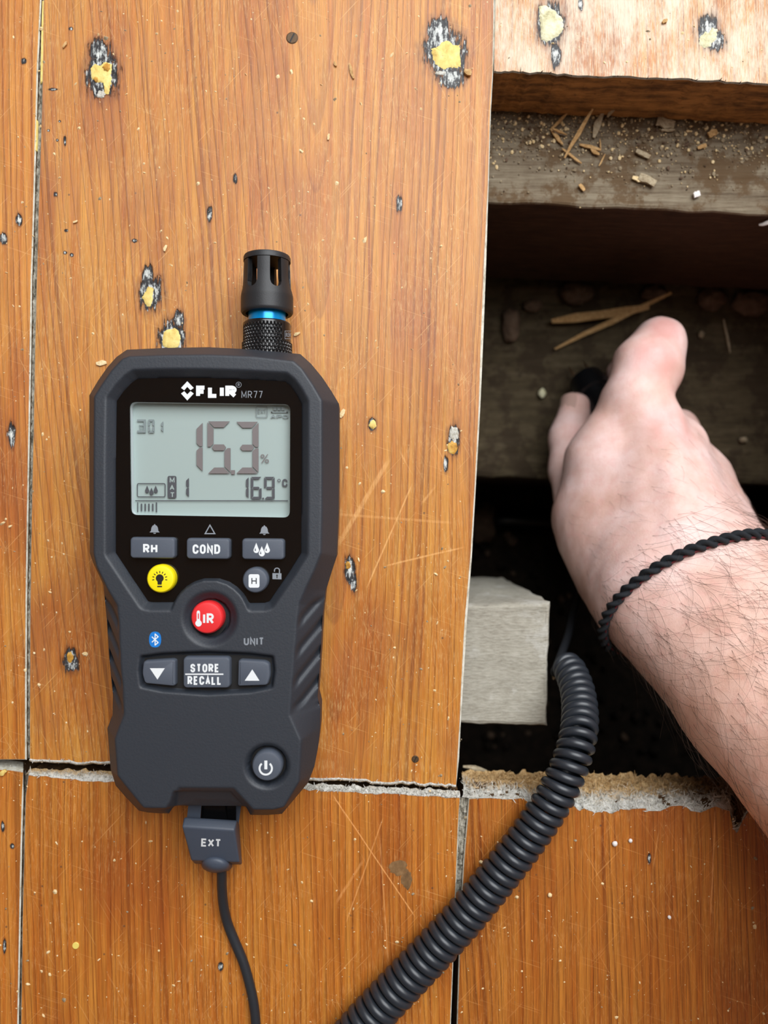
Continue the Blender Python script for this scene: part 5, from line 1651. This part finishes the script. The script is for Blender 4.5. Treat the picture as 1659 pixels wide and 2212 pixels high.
# rounded strain relief under the plug
V, Fc = [], []
cx_, cy_ = 466, 1866
nt_, nl = 28, 10
for j in range(nl + 1):
    ph = math.pi / 2 * j / nl
    for k in range(nt_):
        a = 2 * math.pi * k / nt_
        px = cx_ + 30.5 * math.cos(a) * math.cos(ph) ** .7 * 1.0
        py = cy_ + 19.0 * math.sin(a) * math.cos(ph) ** .7 + 2.4 * math.cos(a) * math.cos(ph)
        V.append(P(px, py, .0140 + .0042 * math.sin(ph)))
V2 = [P(cx_ + 33.5 * math.cos(2 * math.pi * k / nt_) + 3, cy_ + 17 * math.sin(2 * math.pi * k / nt_) + 3, .004) for k in range(nt_)]
b0 = len(V)
V += V2
for j in range(nl):
    for k in range(nt_):
        k2 = (k + 1) % nt_
        Fc.append((j * nt_ + k, (j + 1) * nt_ + k, (j + 1) * nt_ + k2, j * nt_ + k2))
for k in range(nt_):
    k2 = (k + 1) % nt_
    Fc.append((k, k2, b0 + k2, b0 + k))
Fc.append(tuple(range(nl * nt_, (nl + 1) * nt_)))
Fc.append(tuple(range(b0, b0 + nt_)))
mesh_obj('strain_relief', V, Fc, M['plug'], lead, 45.0)
CR = .00165
straight = [(478, 1868, .0105), (479, 1890, .0096), (479.5, 1920, .0072), (483, 1958, .0045), (492, 1996, .0025), (508, 2036, .0019), (526, 2080, .0018), (540, 2130, .0018), (549, 2175, .0018), (554, 2230, .0018), (562, 2330, .0018), (592, 2420, .0018), (645, 2440, .0025), (690, 2400, .004)]
path = [np.array(P(*q)) for q in straight]
path.append(np.array(P(702, 2310, .0078)))
pth = catmull(path, 12)
V, Fc = tube(pth, CR, 14)
mesh_obj('cable', V, Fc, M['cable'], lead, True)
# the coil
cl = [(702, 2310, .0082), (795, 2202, .0078), (890, 2102, .0076), (1000, 1984, .0074), (1086, 1880, .0073), (1150, 1796, .0073), (1200, 1719, .0071), (1231, 1652, .0055), (1249, 1590, .001), (1253, 1540, -.007), (1247, 1490, -.016), (1233, 1452, -.024), (1222, 1436, -.030)]
cp = catmull([np.array(P(*q)) for q in cl], 24)
seglen = np.concatenate([[0], np.cumsum(np.linalg.norm(np.diff(cp, axis=0), axis=1))])
Ltot = seglen[-1]
PITCH = .00352
turns = Ltot / PITCH
ns = int(turns * 30)
s_ = np.linspace(0, Ltot, ns)
cc = np.stack([np.interp(s_, seglen, cp[:, k]) for k in range(3)], 1)
for it in range(4):
    cc[1:-1] = (cc[:-2] + cc[1:-1] * 2 + cc[2:]) / 4
t_, n_f, b_f = frames(cc)
ang = 2 * math.pi * s_ / PITCH
rad_c = np.interp(s_ / Ltot, [0, .25, .6, .85, .97, 1], [.0056, .0054, .0050, .0049, .0046, .0040])
coil = cc + rad_c[:, None] * (np.cos(ang)[:, None] * n_f + np.sin(ang)[:, None] * b_f)
V, Fc = tube(coil, .00163, 12)
mesh_obj('coil', V, Fc, M['coil'], lead, True)
# plain tail going on down to the probe in the hand
tail = [coil[-14], coil[-7], coil[-1], np.array(P(1199, 1452, -.034)), np.array(P(1212, 1415, -.045)), np.array(P(1228, 1370, -.062)), np.array(P(1240, 1320, -.082)), np.array(P(1270, 1240, -.100)), np.array(P(1330, 1120, -.104)), np.array(P(1385, 1040, -.092))]
V, Fc = tube(catmull(tail, 10), CR, 12)
mesh_obj('cable_tail', V, Fc, M['cable'], lead, True)
# probe handle held in the fist, pins towards the sleeper
h0, h1 = np.array(P(1262, 815, -.122)), np.array(P(1392, 1030, -.086))
ax = (h1 - h0) / np.linalg.norm(h1 - h0)
Lh = np.linalg.norm(h1 - h0)
prof = [(0, .004), (.0015, .0085), (.006, .0094), (.012, .0096), (.013, .0086), (.016, .0086), (.017, .0098), (.03, .0104), (Lh * .8, .0100), (Lh - .002, .0085), (Lh, .004)]
V, Fc = tube([h0 + ax * p_[0] for p_ in prof], [p_[1] for p_ in prof], 28)
mesh_obj('probe_handle', V, Fc, M['black'], lead, 40.0)
for s in (-1, 1):
    sd = np.cross(ax, np.array([0, 0, 1.0])); sd /= np.linalg.norm(sd)
    a = h0 + sd * s * .004
    V, Fc = tube([a + ax * .001, a - ax * .006, a - ax * .0100], [.0009, .0008, .0002], 10)
    o = mesh_obj('probe_pin', V, Fc, M['screw'], lead, True)
# dark plastic rod lying in the gap
r0, r1 = np.array(P(1066, 1124, -.2400)), np.array(P(1205, 1130, -.2380))
dv = r1 - r0; Lr = np.linalg.norm(dv); dv /= Lr
prof = [(0, .002), (.0006, .0048), (.002, .006), (.010, .0062), (Lr - .002, .0062), (Lr, .004)]
V, Fc = tube([r0 + dv * p_[0] for p_ in prof], [p_[1] for p_ in prof], 24)
tag(mesh_obj('plastic_rod', V, Fc, M['black'], None, 40.0), 'short black plastic rod lying in the dark gap in front of the sleeper', 'rod')

# ------------------------------------------------------------------ hand and forearm
def Q(px, py, z): return np.array(P(px, py, z))
def cap_sd(p, a, b, ra, rb):
    ab = b - a
    t = np.clip(((p - a) @ ab) / (ab @ ab + 1e-12), 0, 1)
    d = np.linalg.norm(p - a - t[:, None] * ab, axis=1)
    return d - (ra + (rb - ra) * t)
def smin(a, b, k):
    h = np.clip(.5 + .5 * (b - a) / k, 0, 1)
    return b + (a - b) * h - k * h * (1 - h)
A0, A1 = Q(1414, 1316, -.026), Q(1775, 1692, .030)
B0, B1 = Q(1548, 1222, -.028), Q(1925, 1560, .030)
dA = (A1 - A0) / np.linalg.norm(A1 - A0)
dB = (B1 - B0) / np.linalg.norm(B1 - B0)
EL = .19
A2, B2 = A0 + dA * EL + np.array([.004, 0, 0]), B0 + dB * EL
ARM = [(A0, A0 + dA * .05, .0190, .0205, 0), (A0 + dA * .05, A2, .0205, .034, .006), (B0, B0 + dB * .05, .0195, .0215, .016), (B0 + dB * .05, B2, .0215, .034, .006), ((A0 + B0) / 2, (A2 + B2) / 2, .0205, .036, .016)]
WR = Q(1478, 1270, -.028)
PALM = [
    (Q(1412, 1270, -.030), Q(1372, 1110, -.056), .0190, .0185, .016),
    (Q(1478, 1250, -.028), Q(1402, 925, -.060), .0180, .0135, .014),
    (Q(1505, 1240, -.030), Q(1462, 966, -.068), .0170, .0126, .012),
    (Q(1545, 1230, -.034), Q(1518, 1038, -.079), .0160, .0122, .012),
    (Q(1582, 1220, -.040), Q(1562, 1105, -.090), .0150, .0115, .012),
    (Q(1338, 1150, -.058), Q(1350, 985, -.068), .0165, .0130, .012),   # muscle between thumb and index
    (Q(1336, 1150, -.059), Q(1304, 1000, -.068), .0160, .0150, .010),
    (Q(1304, 1000, -.068), Q(1352, 880, -.067), .0150, .0115, .008),
    (Q(1340, 1235, -.050), Q(1268, 1120, -.070), .0180, .0150, .014),  # base of the thumb
    (Q(1470, 1170, -.062), Q(1470, 1010, -.092), .0180, .0150, .014),  # palm
]
THUMB = [(Q(1262, 1140, -.076), Q(1234, 1010, -.097), .0125, .0098, .008), (Q(1234, 1010, -.097), Q(1232, 945, -.102), .0098, .0095, .004), (Q(1232, 945, -.102), Q(1243, 882, -.109), .0095, .0074, .004)]
INDEX = [(Q(1398, 925, -.060), Q(1376, 862, -.064), .0134, .0126, .008), (Q(1376, 862, -.064), Q(1400, 792, -.068), .0126, .0139, .006), (Q(1398, 792, -.068), Q(1423, 742, -.072), .0143, .0108, .005),
         (Q(1422, 748, -.073), Q(1390, 770, -.100), .0108, .0092, .005), (Q(1390, 770, -.100), Q(1345, 805, -.116), .0090, .0078, .004)]
OTHERS = [
    [(Q(1464, 962, -.070), Q(1462, 932, -.100), .0118, .0100, .006), (Q(1462, 932, -.100), Q(1425, 925, -.118), .0098, .0086, .004), (Q(1425, 925, -.118), Q(1375, 960, -.119), .0086, .0076, .004)],
    [(Q(1520, 1034, -.080), Q(1522, 1015, -.106), .0112, .0095, .006), (Q(1522, 1015, -.106), Q(1485, 1005, -.121), .0094, .0082, .004), (Q(1485, 1005, -.121), Q(1435, 1025, -.119), .0082, .0072, .004)],
    [(Q(1562, 1102, -.090), Q(1570, 1095, -.112), .0104, .0086, .006), (Q(1570, 1095, -.112), Q(1535, 1080, -.123), .0085, .0074, .004), (Q(1535, 1080, -.123), Q(1480, 1090, -.120), .0074, .0066, .004)],
]
RIDGES = [(Q(1468, 1180, -.0140), Q(1440, 915, -.0515), .0035, .0042, .006)]
def chain(p, prims):
    d = None
    for a, b, ra, rb, k in prims:
        c = cap_sd(p, a, b, ra, rb)
        d = c if d is None else smin(d, c, max(k, 1e-4))
    return d
def arm_sdf(p):
    d = chain(p, ARM)
    for a, b, ra, rb, k in PALM: d = smin(d, cap_sd(p, a, b, ra, rb), k)
    d = smin(d, chain(p, THUMB), .0012)
    d = smin(d, chain(p, INDEX), .0045)
    for o_ in OTHERS: d = smin(d, chain(p, o_), .003)
    for a, b, ra, rb, k in RIDGES: d = smin(d, cap_sd(p, a, b, ra, rb), k)
    return d
allp = np.array([q for pr in (ARM + PALM + THUMB + INDEX + sum(OTHERS, [])) for q in pr[:2]])
lo_, hi_ = allp.min(0) - .04, allp.max(0) + .042
hstep = .0021
dims = np.ceil((hi_ - lo_) / hstep).astype(int) + 1
gx_, gy_, gz_ = (lo_[k] + hstep * np.arange(dims[k]) for k in range(3))
# coarse pass to skip far cells
G = np.full(dims, 1.0, np.float32)
cs = 6
cg = np.stack(np.meshgrid(gx_[::cs], gy_[::cs], gz_[::cs], indexing='ij'), -1)
cd = arm_sdf(cg.reshape(-1, 3)).reshape(cg.shape[:3])
near = np.abs(cd) < hstep * cs * 2.2
for (i, j, k) in np.argwhere(near):
    pass
mask = np.repeat(np.repeat(np.repeat(near, cs, 0), cs, 1), cs, 2)
sgn = np.repeat(np.repeat(np.repeat(np.sign(cd), cs, 0), cs, 1), cs, 2)
def fit(a):
    pad = [(0, max(0, dims[k] - a.shape[k])) for k in range(3)]
    return np.pad(a, pad, mode='edge')[:dims[0], :dims[1], :dims[2]]
half = cs // 2
mask = fit(np.roll(mask, 0)); sgn = fit(sgn)
m2 = mask.copy()
for axn in range(3):
    m2 |= np.roll(m2, cs, axn) | np.roll(m2, -cs, axn)
G = sgn.astype(np.float32)
I_ = np.argwhere(m2)
pts = np.stack([gx_[I_[:, 0]], gy_[I_[:, 1]], gz_[I_[:, 2]]], 1)
for st in range(0, len(pts), 200000):
    sl = slice(st, st + 200000)
    G[I_[sl, 0], I_[sl, 1], I_[sl, 2]] = arm_sdf(pts[sl])
def surface_nets(G):
    ins = G < 0
    nx_, ny_, nz_ = G.shape
    c = np.zeros((nx_ - 1, ny_ - 1, nz_ - 1), np.int8)
    corners = [(i, j, k) for i in (0, 1) for j in (0, 1) for k in (0, 1)]
    for i, j, k in corners: c += ins[i:nx_ - 1 + i, j:ny_ - 1 + j, k:nz_ - 1 + k]
    act = (c > 0) & (c < 8)
    ci = np.argwhere(act)
    idm = -np.ones(act.shape, int); idm[act] = np.arange(len(ci))
    acc = np.zeros((len(ci), 3)); cnt = np.zeros(len(ci))
    for a in corners:
        for ax_ in range(3):
            if a[ax_]: continue
            b = list(a); b[ax_] = 1
            ga = G[ci[:, 0] + a[0], ci[:, 1] + a[1], ci[:, 2] + a[2]]
            gb = G[ci[:, 0] + b[0], ci[:, 1] + b[1], ci[:, 2] + b[2]]
            x = (ga < 0) != (gb < 0)
            t = np.where(x, ga / (ga - gb + 1e-12), 0)
            q = np.array(a, float)[None, :] + 0 * acc
            q[:, ax_] += t
            acc[x] += q[x]; cnt[x] += 1
    V = ci + acc / cnt[:, None]
    quads = []
    for ax_ in range(3):
        o1, o2 = (ax_ + 1) % 3, (ax_ + 2) % 3
        sl_a = [slice(1, None)] * 3; sl_b = [slice(1, None)] * 3
        sl_a[ax_] = slice(0, -1); sl_b[ax_] = slice(1, None)
        ia, ib = ins[tuple(sl_a)], ins[tuple(sl_b)]
        e = np.argwhere(ia != ib)
        fl = ia[tuple(e.T)]
        base = e.copy()
        for q in (o1, o2): base[:, q] += 1
        def cell(d1, d2):
            c_ = base.copy(); c_[:, o1] -= d1; c_[:, o2] -= d2
            ok = np.all((c_ >= 0) & (c_ < np.array(act.shape)), 1)
            r = -np.ones(len(c_), int); r[ok] = idm[tuple(c_[ok].T)]
            return r
        qd = np.stack([cell(1, 1), cell(0, 1), cell(0, 0), cell(1, 0)], 1)
        qd[~fl] = qd[~fl][:, ::-1]
        quads.append(qd[(qd >= 0).all(1)])
    return V, np.concatenate(quads)
Vn, Fn = surface_nets(G)
Vn = lo_ + Vn * hstep
def grad(p, e=.0004):
    g = np.stack([arm_sdf(p + np.eye(3)[k] * e) - arm_sdf(p - np.eye(3)[k] * e) for k in range(3)], 1) / (2 * e)
    return g / (np.linalg.norm(g, axis=1)[:, None] + 1e-9)
for it in range(2):
    d = arm_sdf(Vn)
    Vn = Vn - grad(Vn) * np.clip(d, -hstep, hstep)[:, None]
Nn = grad(Vn)
# knuckle creases, loose skin and faint veins
def nz(p, f, o=0): return np.array([mnoise.noise(Vector(q) * f + Vector((o, 0, 0))) for q in p])
dsp = nz(Vn, 60) * .0005 + nz(Vn, 190, 5) * .00022
Vn = Vn + Nn * dsp[:, None]
person = thing('person', (*P2(1478, 1270, 0), -.05), 'person reaching a bare right hand and hairy forearm into the floor opening', 'person')
arm = mesh_obj('arm', Vn, Fn, M['skin'], person, True)
# thumb nail
nc = Q(1233, 872, -.0855)
T = Q(1243, 882, -.109) - Q(1232, 945, -.102); T /= np.linalg.norm(T)
up = np.array([-.80, 0, .6]); up -= T * (up @ T); up /= np.linalg.norm(up)
sd = np.cross(T, up)
tipc = Q(1242, 890, -.108)
V, Fc = [], []
for j in range(9):
    for i in range(9):
        a = (i / 8 - .5) * 1.7
        l = (j / 8 - .5) * .0115
        wv = 1 - .25 * abs(2 * j / 8 - 1) ** 3
        r_ = .0074
        V.append(tipc + T * l + sd * math.sin(a * wv) * r_ + up * (math.cos(a * wv) * r_ + .0006))
for j in range(8):
    for i in range(8):
        a = j * 9 + i
        Fc.append((a, a + 1, a + 10, a + 9))
mesh_obj('fingernail', V, Fc, M['nail'], person, True)
# hairs on the forearm
hv, hf = [], []
rh = np.random.default_rng(5)
axd = dA
cand = np.argwhere((Nn[:, 2] > -.1) & (((Vn - (A0 + B0) / 2) @ axd) > -.012) & (((Vn - (A0 + B0) / 2) @ axd) < .15)).ravel()
def add_hair(p, n, L, lift, curl, r0):
    d = axd * rh.uniform(.2, 1.0) + np.array([.75, -.15, 0]) * rh.uniform(-.2, 1.0)
    d = d - n * (d @ n)
    if np.linalg.norm(d) < 1e-3: return
    d /= np.linalg.norm(d)
    s = np.cross(n, d)
    pts_ = []
    for k in range(8):
        t = k / 7
        q = p + d * L * t + s * curl * L * (t * t - .0) + n * (lift * math.sin(min(1, t * 1.15) * math.pi * .85) + .0001)
        if k > 1:
            q = q.copy()
        pts_.append(q)
    pts_ = np.array(pts_)
    dd = arm_sdf(pts_)
    gg = grad(pts_)
    pts_ = pts_ + gg * np.clip(.00016 - dd, 0, .01)[:, None]
    b = len(hv)
    v, f = tube(pts_, np.linspace(r0, r0 * .35, 8), 3, caps=False)
    hv.extend(v.tolist()); hf.extend([[i + b for i in q] for q in f])
sel = rh.choice(cand, min(len(cand), 1350), replace=False)
for i in sel:
    along = (Vn[i] - (A0 + B0) / 2) @ axd
    add_hair(Vn[i] - Nn[i] * .0001, Nn[i], rh.uniform(.009, .024), rh.uniform(.0005, .0032), rh.uniform(-1.0, 1.15), .000052)
cand2 = np.argwhere((Nn[:, 2] > .2) & (((Vn - (A0 + B0) / 2) @ axd) > -.05) & (((Vn - (A0 + B0) / 2) @ axd) < -.012)).ravel()
for i in rh.choice(cand2, min(len(cand2), 90), replace=False):
    add_hair(Vn[i], Nn[i], rh.uniform(.005, .009), rh.uniform(.0002, .0006), rh.uniform(-.5, .5), .00003)
def _fix(): pass
hair = mesh_obj('arm_hair', hv, hf, M['hair'], person, True)
hair['kind'] = 'stuff'

# ------------------------------------------------------------------ braided bracelet
C0 = Q(1487, 1315, -.026)
vv = Q(1502, 1184, -.004) - C0; vv /= np.linalg.norm(vv)
uu = Q(1668, 1246, -.026) - Q(1308, 1385, -.026); uu -= vv * (uu @ vv); uu /= np.linalg.norm(uu)
NB = 220
loop = []
for k in range(NB):
    a = 2 * math.pi * k / NB
    d = uu * math.cos(a) + vv * math.sin(a)
    lo2, hi2 = 0.0, .07
    for it in range(26):
        mid = (lo2 + hi2) / 2
        if arm_sdf((C0 + d * mid)[None])[0] < .0018: lo2 = mid
        else: hi2 = mid
    loop.append(C0 + d * lo2)
loop = np.array(loop)
for it in range(6): loop = (np.roll(loop, 1, 0) + 2 * loop + np.roll(loop, -1, 0)) / 4
dl = np.linalg.norm(np.roll(loop, -1, 0) - loop, axis=1)
sl_ = np.concatenate([[0], np.cumsum(dl)])
Lb = sl_[-1]
nb_ = 900
ss = np.linspace(0, Lb, nb_, endpoint=False)
lc = np.stack([np.interp(ss, sl_, np.append(loop[:, k], loop[0, k])) for k in range(3)], 1)
tt_ = np.roll(lc, -1, 0) - np.roll(lc, 1, 0); tt_ /= np.linalg.norm(tt_, axis=1)[:, None]
rd = lc - C0; rd -= tt_ * (rd * tt_).sum(1)[:, None]; rd /= np.linalg.norm(rd, axis=1)[:, None]
bd = np.cross(tt_, rd)
brace = thing('bracelet', tuple(C0), 'black braided cord bracelet worn around the wrist', 'bracelet')
tw = round(Lb / .0088)
for k in range(2):
    ph_ = 2 * math.pi * tw * ss / Lb + math.pi * k
    st = lc + .00098 * (np.cos(ph_)[:, None] * rd + np.sin(ph_)[:, None] * bd)
    V, Fc = tube(st, .00118, 8, closed=True, frame=(tt_, rd, bd))
    mesh_obj('braid_strand', V, Fc, M['braid'], brace, True)
st = lc - .0006 * rd + .0011 * bd * (-1 if (bd[nb_ // 4] @ np.array([0, 1.0, 0])) > 0 else 1)
V, Fc = tube(st, .00038, 6, closed=True, frame=(tt_, rd, bd))
o = mesh_obj('red_thread', V, Fc, M['thread_red'], brace, True); o['label'] = 'thin dark red thread'
